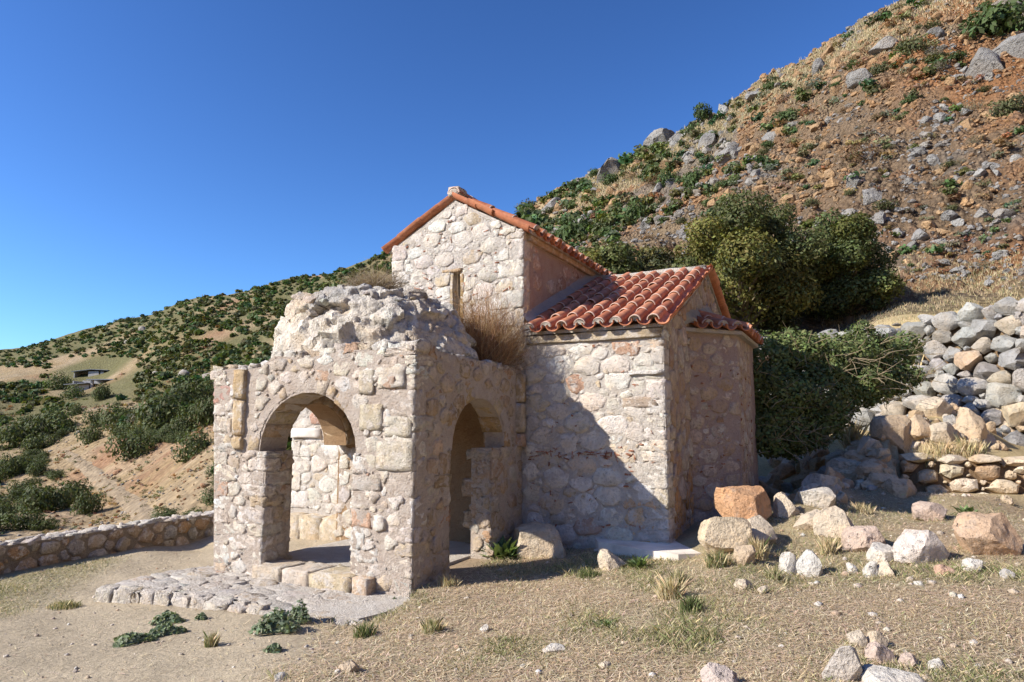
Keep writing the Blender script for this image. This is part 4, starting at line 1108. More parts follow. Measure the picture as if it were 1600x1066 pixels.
for i in range(len(edge) - 1):
    a, b = np.array(edge[i]), np.array(edge[i + 1]); ln = np.hypot(*(b - a)); k = 0.0; d = (b - a) / ln
    while k < ln - .05:
        w = min(g_.uniform(.16, .34), ln - k); p = a + d * (k + w / 2)
        V, F = block_geo((w - .004, g_.uniform(.13, .24), .26), g_, 4, .013, .22, .2); V[:, 2] -= g_.uniform(0, .035); V[:, 1] += g_.normal(0, .012); an = math.atan2(d[1], d[0]); ro = np.array([[math.cos(an), math.sin(an), 0], [-math.sin(an), math.cos(an), 0], [0, 0, 1]])
        PB.put('edge_stone', V @ ro + np.array([p[0], p[1], plz(p[0], 0) - .115]), F, pick([((.72, .66, .57), 4), ((.66, .58, .48), 3), ((.70, .60, .47), 1)], g_), plat, M_PAVE); k += w
PB.finish()

# concrete apron at the foot of the wing
apr = [to_local(on_z(x, y, .2)) for x, y in [(935, 850), (1000, 862), (1060, 870), (1103, 868), (1108, 845)]]
ap_o = prism('concrete_apron', [tuple(p) for p in apr] + [(2.75, 3.6), (1.9, 3.4), (1.0, 2.6)], 'z', -.2, .225, M_APRON, None)
ap_o.location = tuple(C0); ap_o.rotation_euler = (0, 0, BZ); ap_o['kind'] = 'structure'

# ------------------------------------------------------------------ rocks
FEET = []
def boulder(px, py, w, h, col, label, seed, sink=.36, name='boulder', cuts=14, deep=None, tiltz=None):
    """px,py = middle of the foot in the photo, w,h = size there in pixels"""
    p = hit(px, py); g = np.random.default_rng(seed)
    d = depth_of(p); W, H = w * d / FPX, h * d / FPX
    V, F = rock_geo(ICO5 if w > 76 else ICO4, g, cuts)
    V = V * np.array([W / 2, (deep or g.uniform(.75, 1.0)) * W / 2, H / (2 - 2 * sink)])
    V[:, 2] += H / (2 - 2 * sink) * (1 - 2 * sink)
    an = g.uniform(-.4, .4); ro = np.array([[math.cos(an), math.sin(an), 0], [-math.sin(an), math.cos(an), 0], [0, 0, 1]])
    c = np.array(col) * np.ones((len(V), 3)); vv = fbm(V / max(W, H) * 3 + seed, 3, 3)[:, None]; c = np.clip(c * (1 + .12 * vv), 0, .85)
    o = mesh(name, V @ ro, F, M_ROCK, None, c, sharp=24, loc=p + np.array([0, W * .2, 0]))
    FEET.append((p[0], p[1] + W * .2, W * .5))
    return tag(o, label, 'rock' if name != 'slab_stone' else 'stone')
CRE, WHI, TAN_, ORA, PNK, GRY = (.64, .54, .41), (.66, .61, .53), (.58, .45, .31), (.58, .34, .19), (.59, .46, .37), (.46, .43, .39)
for i, b_ in enumerate([
    (846, 868, 92, 48, CRE, 'large cream boulder lit by a patch of sun at the foot of the porch side'),
    (905, 852, 72, 30, TAN_, 'flat tan boulder beside the sunlit cream one under the wing wall'),
    (957, 890, 46, 30, CRE, 'low cream stone with a green plant at its right side'),
    (1168, 816, 88, 54, ORA, 'angular bright orange block standing against the apse foot'),
    (1137, 862, 82, 54, (.66, .54, .38), 'rounded cream and tan boulder below the orange block'),
    (1187, 846, 62, 38, CRE, 'cream boulder with a hollow, touching the rounded one beside the apse'),
    (1165, 882, 36, 30, TAN_, 'small tan stone wedged under the two cream boulders by the apse'),
    (1234, 898, 30, 34, WHI, 'upright whitish stone, left of a pair at the edge of the grass'),
    (1268, 900, 46, 38, (.63, .60, .54), 'wider grey-white cracked stone, right of a pair at the edge of the grass'),
    (1310, 838, 66, 46, CRE, 'tan boulder with a dark undercut on the stony terrace'),
    (1268, 826, 50, 28, CRE, 'low cream stone just behind the undercut tan boulder'),
    (1355, 858, 78, 36, PNK, 'long pinkish boulder broken into flat faces mid terrace'),
    (1385, 876, 52, 24, WHI, 'whitish low stone leaning on the long pinkish boulder'),
    (1442, 878, 78, 50, (.68, .60, .53), 'white and pink boulder with sharp ridges on top'),
    (1456, 814, 58, 28, PNK, 'flat pink boulder lying alone near the low terrace wall'),
    (1556, 868, 96, 64, (.60, .42, .28), 'big pointed orange-tan boulder at the edge of the terrace'),
    (1363, 902, 24, 24, WHI, 'small white pointed stone shaped like a tooth'),
    (1333, 896, 16, 16, WHI, 'little round white stone left of the tooth-shaped one'),
    (1393, 900, 40, 22, CRE, 'smooth cream stone right of the tooth-shaped one'),
    (1480, 900, 30, 17, (.58, .38, .27), 'small reddish stone sunk in the soil below the ridged boulder'),
    (1524, 894, 32, 20, WHI, 'pale oval stone below the big pointed orange boulder'),
    (1579, 904, 24, 15, GRY, 'small grey stone at the far end of the stone row'),
    (1166, 921, 34, 15, CRE, 'smooth flattened cream stone in the dry grass below the apse'),
    (1192, 928, 17, 12, CRE, 'pebble-sized cream stone beside the smooth flattened one'),
    (1343, 1012, 30, 24, CRE, 'left of two small rounded cream stones lying close in the near grass'),
    (1371, 1012, 32, 25, (.62, .50, .36), 'right of two small rounded cream stones lying close in the near grass'),
    (1325, 1066, 74, 56, (.56, .50, .43), 'largest near boulder, grey-tan with a dark crest, in the grass'),
    (1380, 1036, 44, 28, PNK, 'pinkish stone behind the largest near boulder'),
    (1424, 1044, 38, 20, PNK, 'pink flat-topped stone right of the largest near boulder'),
    (1466, 1048, 32, 16, WHI, 'flat white stone farthest right in the near group'),
    (1405, 1080, 90, 26, WHI, 'long white slab cut by the bottom edge of the view'),
    (1132, 1080, 62, 36, (.60, .50, .43), 'pinkish-grey rounded stone at the bottom edge of the grass'),
    (865, 1018, 38, 9, WHI, 'thin flat white stone lying in the straw'),
    (1278, 792, 62, 30, WHI, 'white slab-like boulder leaning on the rubble bank'),
    (1232, 806, 40, 36, CRE, 'cream boulder between the orange block and the white slab'),
    (1412, 772, 50, 24, TAN_, 'thin tan slab fallen at the end of the low terrace wall'),
    (1577, 788, 22, 14, TAN_, 'small tan stone lying below the low terrace wall'),
    (545, 1052, 34, 20, (.60, .48, .35), 'small tan stone in the straw near the bottom of the view'),
    (757, 988, 15, 12, WHI, 'small white stone in the straw, below the side arch'),
    (948, 1044, 26, 8, CRE, 'flat cream chip in the grass near the bottom of the view'),
    (438, 1064, 24, 10, GRY, 'small grey stone on the bare track near the bottom of the view'),
]):
    boulder(*b_[:6], 300 + i, cuts=18 if i % 3 == 0 else 28)

# gravel and chips of stone on the ground: uncountable
def scatter_rocks(name, pts, sizes, cols, ico, mat, parent=None, seed=0, protos=6, flat=.7, kind='stuff', cuts=8):
    g = np.random.default_rng(seed)
    pr = [rock_geo(ico, g, cuts)[0] for _ in range(protos)]
    n = len(pts); k = len(ico[0])
    idx = g.integers(0, protos, n); an = g.uniform(0, 2 * np.pi, n)
    V = np.stack(pr)[idx] * (sizes[:, None, None] * np.stack([np.ones(n), g.uniform(.7, 1, n), flat * g.uniform(.6, 1.2, n)], -1)[:, None])
    ca_, sa_ = np.cos(an)[:, None], np.sin(an)[:, None]
    X, Y = V[..., 0] * ca_ - V[..., 1] * sa_, V[..., 0] * sa_ + V[..., 1] * ca_
    V = np.stack([X, Y, V[..., 2]], -1) + pts[:, None]
    F = ico[1][None] + (np.arange(n) * k)[:, None, None]
    return mesh(name, V.reshape(-1, 3), F.reshape(-1, 3), mat, parent, np.repeat(cols, k, 0), kind=kind)
def yard_points(n, g, rmin=2.6, rmax=12.5, amin=-44, amax=42):
    r = np.sqrt(g.uniform(rmin ** 2, rmax ** 2, n)); r = rmin + (rmax - rmin) * g.random(n) ** 1.15
    a = np.radians(g.uniform(amin, amax, n)); X, Y = np.sin(a) * r, np.cos(a) * r
    la = to_local(np.stack([X, Y], -1))
    ok = ~((la[:, 0] > -3.1) & (la[:, 0] < .05) & (la[:, 1] > -.1)) & ~((la[:, 0] > -4.2) & (la[:, 0] < 2.1) & (la[:, 1] > 2.5)) & ~((la[:, 0] > 0) & (la[:, 0] < 2.9) & (la[:, 1] > 3.6)) & ~in_poly(la[:, 0], la[:, 1])
    ok &= ~in_poly(la[:, 0], la[:, 1], np.array([tuple(p) for p in apr] + [(2.75, 3.6), (1.9, 3.4), (1.0, 2.6)]))
    ok &= (X > -5.75 + .39 * (Y - 8.5))
    return X[ok], Y[ok]
g_ = np.random.default_rng(91)
X, Y = yard_points(6500, g_)
sz = .004 + .028 * g_.random(len(X)) ** 8
sz *= 1 + .6 * (X > 2.5) - .25 * (X < -1.2)
cols = np.array([pick(PAL_FIELD, g_) for _ in range(len(X))])
scatter_rocks('gravel', np.stack([X, Y, gheight(X, Y) + sz * .15], -1), sz, cols, ICO1, M_ROCK, seed=92)

# ------------------------------------------------------------------ DRY STONE TERRACE WALL (right)
wall_line = WALL_LINE
dry = thing('dry_stone_wall', 'tall leaning dry stone terrace wall of grey and orange boulders', 'stone wall', (8.5, 14, 0))
bpy.context.view_layer.update()
DB = Building(dry)
wl = np.concatenate([[0], np.cumsum(np.hypot(*np.diff(wall_line, axis=0).T))])
foot_z = lambda s: np.interp(s, wl, WALL_FOOT - .1); top_z = lambda s: np.interp(s, wl, WALL_TOP)
def dry_pos(s, t, n):
    x = np.interp(s, wl, wall_line[:, 0]); y = np.interp(s, wl, wall_line[:, 1])
    k = np.clip(np.searchsorted(wl, s) - 1, 0, len(wl) - 2); d = wall_line[k + 1] - wall_line[k]; d = d / np.linalg.norm(d, axis=-1, keepdims=True)
    nx, ny = -d[..., 1], d[..., 0]                                     # points to the camera side
    nx, ny = np.where(nx * 1 > 0, -nx, nx), np.where(nx * 1 > 0, -ny, ny)
    batter = (t - 1.0) * .27
    p = np.stack([x + nx * (n - batter) * 1.0, y + ny * (n - batter), t + n * .25], -1)
    return p - np.array([8.5, 14, 0])
g_ = np.random.default_rng(95)
ss = np.linspace(0, wl[-1], 40); tt = np.linspace(-.3, 1.0, 24)
S, T = np.meshgrid(ss, tt, indexing='ij'); Tz = foot_z(S) + T * (top_z(S) - foot_z(S)) - .06
core = dry_pos(S.ravel(), Tz.ravel(), -.10 + .06 * fbm(np.stack([S, Tz, 0 * S], -1).ravel().reshape(-1, 3) * 2, 4, 3))
back = dry_pos(S[:, -1], Tz[:, -1], -2.2 + 0 * S[:, -1])
allv = np.concatenate([core, back]); nT = len(tt); nS = len(ss)
F = [(i * nT + j, (i + 1) * nT + j, (i + 1) * nT + j + 1, i * nT + j + 1) for i in range(nS - 1) for j in range(nT - 1)] + [(i * nT + nT - 1, (i + 1) * nT + nT - 1, nS * nT + i + 1, nS * nT + i) for i in range(nS - 1)]
mesh('wall_core', allv, F, M_SOILCORE, dry)
def round_stone(o, c, posf, g, bulge):
    """boulder-like stone filling an outline: deep, bulging, irregular"""
    n = len(o); d = o - c; V = []
    lv = ((.80, -.16), (1.0, -.02), (.93, bulge * .45), (.70, bulge * .85), (.36, bulge * 1.05))
    tilt = g.normal(0, .25, 2)
    for sc, h in lv:
        e = d * sc * (1 + g.normal(0, .045, (n, 1))); hh = h * (1 + g.normal(0, .1, n)) + (e @ tilt) * (h > 0) * .6
        V.append(posf(c[0] + e[:, 0], c[1] + e[:, 1], hh))
    V.append(posf(np.array([c[0]]), np.array([c[1]]), np.array([bulge * 1.05]))); V = np.concatenate(V)
    F = [(k * n + i, k * n + (i + 1) % n, (k + 1) * n + (i + 1) % n, (k + 1) * n + i) for k in range(len(lv) - 1) for i in range(n)]
    m = (len(lv) - 1) * n; F += [(m + i, m + (i + 1) % n, len(V) - 1) for i in range(n)]
    return V, F
in_dry = lambda s, t: (t > foot_z(s) - .2) & (t < top_z(s) + .1) & (s > 0.02) & (s < wl[-1] - .1)
for o, c in pack_stones(in_dry, (0, wl[-1], .7, 4.5), .055, .22, 19, asp=1.45, gap=.010, npt=11, tries=9000, round_=.5, tight=.76, power=1.5):
    ex_ = np.ptp(o, axis=0); mid = (o.max(0) + o.min(0)) / 2; R0, _ = rock_geo(ICO3, g_, 34, .12); an = g_.normal(0, .15)
    q0, q2 = R0[:, 0] * math.cos(an) - R0[:, 2] * math.sin(an), R0[:, 0] * math.sin(an) + R0[:, 2] * math.cos(an)
    V = dry_pos(mid[0] + q0 * ex_[0] * .56, mid[1] + q2 * ex_[1] * .56, .02 + R0[:, 1] * (.06 + ex_.mean() * .34)); F = [tuple(f[::-1]) for f in ICO3[1]]
    rel = (c[1] - foot_z(c[0])) / (top_z(c[0]) - foot_z(c[0])) + .16 * (c[0] - 1.5) + g_.normal(0, .1)
    DB.put('stone', V, F[:] if True else F, pick(PAL_DRY_TOP if rel > .52 else PAL_DRY_LOW, g_), dry, M_ROCK)
DB.finish()
# low terrace wall in front
low = thing('low_terrace_wall', 'low crumbling wall of flat tan stones along the terrace', 'stone wall', (0, 0, 0))
LB = Building(low)
la_, lb_ = on_z(1412, 768, .6), on_z(1640, 772, .62)
lb_ = la_ + (lb_ - la_) * 1.0
ldir = (lb_ - la_)[:2]; ll = np.hypot(*ldir); ldir /= ll
def low_pos(s, t, n):
    nx, ny = ldir[1], -ldir[0]
    return np.stack([la_[0] + ldir[0] * s + nx * (n - (t - .6) * .15), la_[1] + ldir[1] * s + ny * (n - (t - .6) * .15), t + .15 * n], -1)
mesh('wall_core', np.concatenate([low_pos(np.array([0, ll, ll, 0]), np.array([.3, .3, 1.1, 1.1]), np.full(4, -.05)), low_pos(np.array([ll, 0]), np.array([1.1, 1.1]), np.full(2, -.8))]), [(0, 1, 2, 3), (3, 2, 4, 5)], M_SOILCORE, low, smooth=False)
for o, c in pack_stones(lambda s, t: (t > .5) & (t < 1.05) & (s > 0) & (s < ll), (0, ll, .5, 1.1), .04, .14, 27, asp=1.7, gap=.01, npt=10, tries=4000, round_=.45, power=1.8):
    V, F = round_stone(o, c, low_pos, g_, .04 + np.ptp(o, axis=0).mean() * .2); LB.put('stone', V, F, pick([((.60, .47, .32), 4), ((.66, .56, .42), 3), ((.54, .38, .24), 2)], g_), low, M_ROCK)
s = 0.0
while s < ll:
    w = g_.uniform(.3, .6); V, F = rock_geo(ICO2, g_, 12); V = V * np.array([w / 2, .2, .085])
    an = math.atan2(ldir[1], ldir[0]); ro = np.array([[math.cos(an), math.sin(an), 0], [-math.sin(an), math.cos(an), 0], [0, 0, 1]])
    LB.put('cap_stone', V @ ro + low_pos(np.array([s + w / 2]), np.array([1.11 + g_.uniform(-.02, .03)]), np.array([-.03]))[0], [tuple(f) for f in F], pick([((.64, .52, .37), 4), ((.68, .58, .45), 3)], g_), low, M_ROCK); s += w * .95
LB.finish()
# rubble bank between the dry wall and the low wall
bank = thing('rubble_bank', 'collapsed bank of tan rubble and soil at the end of the dry stone wall', 'rubble')
g_ = np.random.default_rng(97)
specs = [(g_.uniform(1185, 1310), g_.uniform(712, 778), g_.uniform(18, 46), g_.uniform(14, 30), pick(PAL_DRY_LOW, g_)) for _ in range(30)] + [(1395, 650, 66, 42, (.40, .385, .36)), (1402, 690, 68, 46, TAN_), (1362, 705, 40, 26, CRE), (1330, 745, 70, 34, CRE), (1290, 765, 60, 28, WHI), (1370, 745, 50, 30, TAN_), (1345, 725, 46, 24, TAN_), (1415, 735, 40, 26, TAN_), (1310, 730, 34, 26, CRE), (1385, 760, 44, 22, TAN_), (1500, 640, 46, 30, TAN_), (1465, 650, 48, 34, CRE), (1530, 690, 60, 60, TAN_), (1440, 680, 50, 36, TAN_), (1480, 690, 44, 34, CRE), (1590, 690, 50, 36, TAN_), (1590, 645, 52, 60, CRE), (1545, 640, 34, 20, CRE)]
for k in range(170):
    specs.append((g_.uniform(1215, 1450) if k < 110 else g_.uniform(1420, 1600), 0, g_.uniform(10, 30), 0, pick(PAL_DRY_LOW, g_)))
for px, py, w, h, c in specs:
    if py == 0: py = g_.uniform(640, 715) if px > 1450 else np.interp(px, [1225, 1300, 1440], [775, 735, 655]) + g_.uniform(-12, 75); h = w * g_.uniform(.5, .8)
    p = hit(px, py)
    if p is None or depth_of(p) > 17 or (px < 1300 and py > 790) or py > 790: continue
    d = depth_of(p); V, F = rock_geo(ICO4 if w > 42 else ICO3, g_, 22); V = V * np.array([w * d / FPX / 2, w * d / FPX / 2 * .8, h * d / FPX / 1.5])
    mesh('stone', V, F, M_ROCK, bank, sharp=26, col= np.array(c) * g_.uniform(.9, 1.08), loc=p + np.array([0, .1, h * d / FPX * .25]))

# ------------------------------------------------------------------ PARAPET (left)
par = thing('parapet', 'low curved parapet of rubble masonry at the edge of the slope', 'wall')
PR = Building(par)
pl_ = np.array([(-7.4, 5.5), (-6.65, 7.2), (-6.12, 8.55), (-5.62, 9.9), (-5.0, 11.5), (-4.2, 12.9), (-3.2, 14.2)])
pw = np.concatenate([[0], np.cumsum(np.hypot(*np.diff(pl_, axis=0).T))]); PW, PT = .38, .19
def par_frame(s):
    x = np.interp(s, pw, pl_[:, 0]); y = np.interp(s, pw, pl_[:, 1]); e = .3
    dx = np.interp(s + e, pw, pl_[:, 0]) - np.interp(s - e, pw, pl_[:, 0]); dy = np.interp(s + e, pw, pl_[:, 1]) - np.interp(s - e, pw, pl_[:, 1]); l = np.hypot(dx, dy)
    return x, y, dy / l, -dx / l
def par_pos(s, t, n):
    x, y, nx, ny = par_frame(s); return np.stack([x + nx * n, y + ny * n, t], -1)
ss = np.linspace(0, pw[-1], 60); Vp = []
for s_ in ss:
    for off, t in ((0, -.6), (0, PT), (-PW, PT + .0), (-PW, -1.5)): Vp.append(par_pos(np.array([s_]), np.array([t]), np.array([off]))[0])
mesh('parapet_core', Vp, [(4 * i + j, 4 * i + j + 1, 4 * i + j + 5, 4 * i + j + 4)[::-1] for i in range(59) for j in range(3)], mortar_mat('parapet_mortar', (.34, .27, .20), (.42, .35, .27)), par, smooth=False)
face_wall(PR, par, par_pos, lambda s, t: (s > .05) & (s < pw[-1] - .05) & (t > -.28) & (t < PT - .02), (0, pw[-1], -.28, PT), .05, .125, 29, [((.50, .38, .26), 4), ((.55, .45, .34), 3), ((.52, .34, .2), 2), ((.46, .42, .37), 2)], relief=(.012, .025), gap=.012, asp=1.25, tries=6000, mat=M_STONE)
face_wall(PR, par, lambda s, t, n: par_pos(s, PT + n, -t), lambda s, t: (s > .05) & (s < pw[-1] - .05) & (t > .0) & (t < PW), (0, pw[-1], 0, PW), .06, .13, 30, [((.64, .59, .52), 4), ((.58, .52, .45), 3)], relief=(.012, .03), gap=.012, asp=1.2, tries=5000, name='coping_stone')
PR.finish()

# ------------------------------------------------------------------ foliage
def leaves(C, Nn, size, g, asp=.5, cols=None, cup=0.0):
    """rhombic leaves at C facing roughly Nn"""
    n = len(C); Nn = Nn + g.normal(0, .55, (n, 3)); Nn /= np.linalg.norm(Nn, axis=1, keepdims=True) + 1e-9
    A = np.cross(Nn, g.normal(0, 1, (n, 3))); A /= np.linalg.norm(A, axis=1, keepdims=True) + 1e-9
    Bv = np.cross(Nn, A); s = (size * g.uniform(.6, 1.3, n))[:, None]
    V = np.stack([C - A * s, C + Bv * s * asp, C + A * s, C - Bv * s * asp], 1)
    F = np.arange(n * 4).reshape(n, 4)
    return V.reshape(-1, 3), F, np.repeat(cols, 4, 0) if cols is not None else None
def crown_points(n, lumps, g, shell=.55):
    """points through a set of ellipsoid lumps (c, r): mostly near their skins"""
    w = np.array([np.prod(r) ** .67 for c, r in lumps]); i = g.choice(len(lumps), n, p=w / w.sum())
    d = g.normal(0, 1, (n, 3)); d /= np.linalg.norm(d, axis=1, keepdims=True)
    rr = shell + (1.08 - shell) * g.random(n) ** .6; rr *= 1 + .22 * fbm(d * 2.3 + i[:, None] * 7.7, 4, 3) * 1.6
    c = np.array([l[0] for l in lumps])[i]; r = np.array([l[1] for l in lumps])[i]
    return c + d * r * rr[:, None], d, i, rr
def shrub_geo(n, leaf, g, base=(.055, .085, .03), lumps=None, var=.28, flat=.8, asp=.5):
    if lumps is None:
        lumps = []
        for k in range(7):
            a, q = g.uniform(0, 6.28), g.uniform(.15, .62) if k else 0
            r = g.uniform(.38, .62); lumps.append((np.array([q * math.cos(a), q * math.sin(a), g.uniform(.3, .62) * flat * 1.1]), np.array([r, r, r * g.uniform(.75, 1) * flat])))
    P_, d, i, rr = crown_points(n, lumps, g)
    P_[:, 2] = np.maximum(P_[:, 2], .0 + .04 * g.random(n))
    tone = 1 + var * g.normal(0, 1, (n, 1)) * .5 + (np.array([g.normal(0, .16) for _ in lumps])[i])[:, None]
    c = np.clip(np.array(base) * tone * (1 + g.normal(0, .08, (n, 3))), .008, .6)
    return leaves(P_, d + np.array([0, 0, .35]), leaf, g, asp, c)
def tube(pts, rad, seg=6):
    pts = np.asarray(pts, float); n = len(pts); V, F = [], []
    for k in range(n):
        d = pts[min(k + 1, n - 1)] - pts[max(k - 1, 0)]; d /= np.linalg.norm(d) + 1e-9
        a = np.cross(d, [.31, .87, .2]); a /= np.linalg.norm(a); b = np.cross(d, a)
        for j in range(seg):
            t = 2 * math.pi * j / seg; V.append(pts[k] + (a * math.cos(t) + b * math.sin(t)) * rad[k])
    for k in range(n - 1):
        for j in range(seg): F.append((k * seg + j, k * seg + (j + 1) % seg, (k + 1) * seg + (j + 1) % seg, (k + 1) * seg + j))
    return np.array(V), F
def tree(px, py, w, h, nleaf, leaf, base, label, seed, depth=None, lump_n=34, name='evergreen_tree', foot=None):
    g = np.random.default_rng(seed); p = foot if foot is not None else hit(px, py, 12)
    if depth is not None:
        r = ray(px, py); r = r / r[1]; p = EYE + r * depth; p[2] = ground_z(p[0], p[1])
    d = depth_of(p); W, H = w * d / FPX, h * d / FPX
    if depth is not None:
        r = ray(px, py - h); r = r / r[1]; H = (EYE + r * depth)[2] - p[2]; d = depth; W = w * d / FPX
    t = thing(name, label, 'tree', tuple(p))
    lumps = [(np.array([0, 0, .47 * H]), np.array([.36 * W, .34 * W, .40 * H]))]; limbs = []
    for k in range(lump_n):
        a = g.uniform(0, 6.28); sz_ = g.uniform(-.8, .97); q = math.sqrt(max(0, 1 - sz_ * sz_)); r = g.uniform(.10, .21)
        e = g.uniform(.62, 1.02)
        c = np.array([q * math.cos(a) * W * .5 * e, q * math.sin(a) * W * .45 * e, H * (.47 + .47 * sz_ * e)]); lumps.append((c, np.array([r * W, r * W, r * min(W, H * 1.3) * .8])))
        limbs.append(tube([(0, 0, c[2] * .35), c * np.array([.4, .4, .7]), c], [.09, .06, .02], 5))
    P_, dd, i, rr = crown_points(nleaf, lumps, g, .5)
    tone = 1 + .2 * g.normal(0, 1, (nleaf, 1)) + np.array([g.normal(0, .22) for _ in lumps])[i][:, None]
    yel = (np.array([g.random() < .18 for _ in lumps])[i])[:, None]
    bc = np.where(yel, np.array(base) * np.array([1.5, 1.25, .9]), np.array(base))
    c = np.clip(bc * tone * (1 + g.normal(0, .07, (nleaf, 3))), .008, .5)
    V, F, C = leaves(P_, dd + np.array([0, 0, .3]), leaf, g, .5, c)
    mesh('crown', V, F, M_LEAF, t, C)
    V, F = join_lists([tube([(0, 0, -.3), (.05, 0, H * .25), (0, .1, H * .5)], [.17, .13, .06], 7)] + limbs); mesh('trunk', V, [tuple(f) for f in F], M_BARK, t)
    return t
G_DK, G_OL, G_GR, G_BR = (.045, .065, .022), (.085, .095, .032), (.125, .125, .075), (.15, .085, .045)
tree(1163, 525, 206, 222, 42000, .06, (.098, .112, .042), 'large rounded evergreen tree directly behind the chapel wing', 401, depth=20.5)
tree(1327, 522, 150, 192, 30000, .058, (.09, .112, .04), 'bushy evergreen tree with yellowish tufts right of the large rounded one', 402, depth=21)
tree(1247, 515, 110, 100, 12000, .06, (.065, .085, .032), 'dark evergreen between the two big trees behind the chapel', 406, depth=22.5)
tree(958, 470, 125, 100, 17000, .08, (.115, .13, .045), 'light green tree rising behind the nave roof', 403, depth=26)
tree(1040, 460, 120, 85, 13000, .08, (.10, .105, .05), 'greyish olive tree between the nave roof and the wing ridge', 404, depth=27)
tree(1108, 530, 80, 130, 9000, .065, (.062, .085, .032), 'dark green bush at the left foot of the large rounded tree', 405, depth=19.5)

# ivy thicket hanging over the terrace wall
g_ = np.random.default_rng(410)
thk = thing('thicket', 'dense green creeper thicket hanging over the terrace wall by the apse', 'bush', (7.0, 15.5, 0))
lumps = []
for px, py, dd, r in [(1205, 560, 15.0, .75), (1260, 560, 15.0, .8), (1320, 560, 14.6, .85), (1380, 560, 14.2, .75), (1215, 620, 14.4, .8), (1280, 620, 14.3, .9), (1345, 605, 13.8, .7), (1395, 590, 13.7, .55), (1230, 680, 14.0, .7), (1275, 665, 13.7, .6), (1200, 660, 14.6, .7), (1350, 540, 15.0, .6), (1415, 540, 14.1, .45), (1195, 600, 15.2, .6), (1240, 545, 15.5, .6)]:
    r_ = ray(px, py); r_ = r_ / r_[1]; dd = np.interp(px, [1190, 1300, 1420], [11.9, 12.3, 13.4]) + (.5 if py < 570 else 0); r = r * .82; c = EYE + r_ * dd; lumps.append((c - np.array([7.0, 15.5, 0]), np.array([r * .95, r * .7, r * .72])))
for k in range(26):
    c, r = lumps[g_.integers(16)]; d_ = g_.normal(0, 1, 3); d_ /= np.linalg.norm(d_); rr_ = g_.uniform(.14, .3); lumps.append((c + d_ * r * .95, np.array([rr_, rr_, rr_])))
P_, dd, i, rr = crown_points(44000, lumps, g_, .55)
tone = 1 + .22 * g_.normal(0, 1, (len(P_), 1)) + np.array([g_.normal(0, .15) for _ in lumps])[i][:, None]
V, F, C = leaves(P_, dd + np.array([-.1, -.2, .3]), .042, g_, .55, np.clip(np.array((.12, .15, .052)) * tone * (1 + g_.normal(0, .08, (len(P_), 3))), .01, .5))
mesh('crown', V, F, M_LEAF, thk, C)
tw = []
for k in range(420):
    c, r = lumps[g_.integers(len(lumps))]; d = g_.normal(0, 1, 3); d[1] = -abs(d[1]); d[2] = -abs(d[2]) * .5 + .2; d /= np.linalg.norm(d); a = c + d * r * .9; b = a + (d * g_.uniform(.1, .4) + g_.normal(0, .18, 3) + np.array([0, 0, .05])); tw.append(tube([a, (a + b) / 2 + g_.normal(0, .03, 3), b], [.007, .005, .002], 4))
V, F = join_lists(tw); mesh('dry_twigs', V, [tuple(f) for f in F], M_STRAW, thk, np.array([.36, .29, .19]))['kind'] = 'stuff'

def shrub_mass(name, items, protos, g, tone=(.75, 1.4)):
    n_ = len(items); ps = np.array([q[0] for q in items]); Ws = np.array([q[1] for q in items]); ix = g.integers(0, len(protos), n_); an = g.uniform(0, 6.28, n_)
    VV = np.stack([q[0] for q in protos])[ix] * (Ws / 1.8)[:, None, None]; X = VV[..., 0] * np.cos(an)[:, None] - VV[..., 1] * np.sin(an)[:, None]; Y = VV[..., 0] * np.sin(an)[:, None] + VV[..., 1] * np.cos(an)[:, None]
    VV = np.stack([X, Y, VV[..., 2] - .0], -1) + ps[:, None]; hue = np.stack([1 + g.normal(0, .22, n_), 1 + g.normal(0, .07, n_), 1 + g.normal(0, .2, n_)], -1)[:, None]
    CC = np.stack([q[2] for q in protos])[ix] * g.uniform(*tone, (n_, 1, 1)) * np.clip(hue, .5, 1.7); k_ = VV.shape[1]
    FF = protos[0][1][None] + (np.arange(n_) * k_)[:, None, None]
    return mesh(name, VV.reshape(-1, 3), FF.reshape(-1, 4), M_LEAF, None, np.clip(CC, .01, .5).reshape(-1, 3), kind='stuff')
# shrubs of the right hill, placed on the ground seen in the photo
PROT = {}
def proto(kind, k, n, leaf, base, flat=.8, asp=.5):
    g = np.random.default_rng(hash((kind, k)) % 1000 if False else sum(map(ord, kind)) * 7 + k)
    V, F, C = shrub_geo(n, leaf, g, base, flat=flat, asp=asp)
    o = mesh('shrub', V, F, M_LEAF, None, C); me = o.data; bpy.data.objects.remove(o); PROT.setdefault(kind, []).append((me, V, F, C))
for k in range(4):
    proto('green', k, 900, .085, (.072, .105, .036)); proto('olive', k, 800, .085, (.10, .105, .045)); proto('brown', k, 800, .075, (.19, .115, .06), .7, .22); proto('grey', k, 800, .075, (.19, .165, .105), .7, .22); proto('maquis', k, 1500, .062, (.085, .102, .038), .8)
def place_shrub(p, W, kind, label, group, g, cat='shrub', name='shrub', hs=1.0):
    me = PROT[kind][g.integers(4)][0]; o = bpy.data.objects.new(name, me); o.location = p - np.array([0, 0, .12 * W])
    s = W / 1.9; o.scale = (s, s, s * hs * g.uniform(.85, 1.15)); o.rotation_euler = (0, 0, g.uniform(0, 6.28)); link(o); tag(o, label, cat, group); return o
g_ = np.random.default_rng(430)
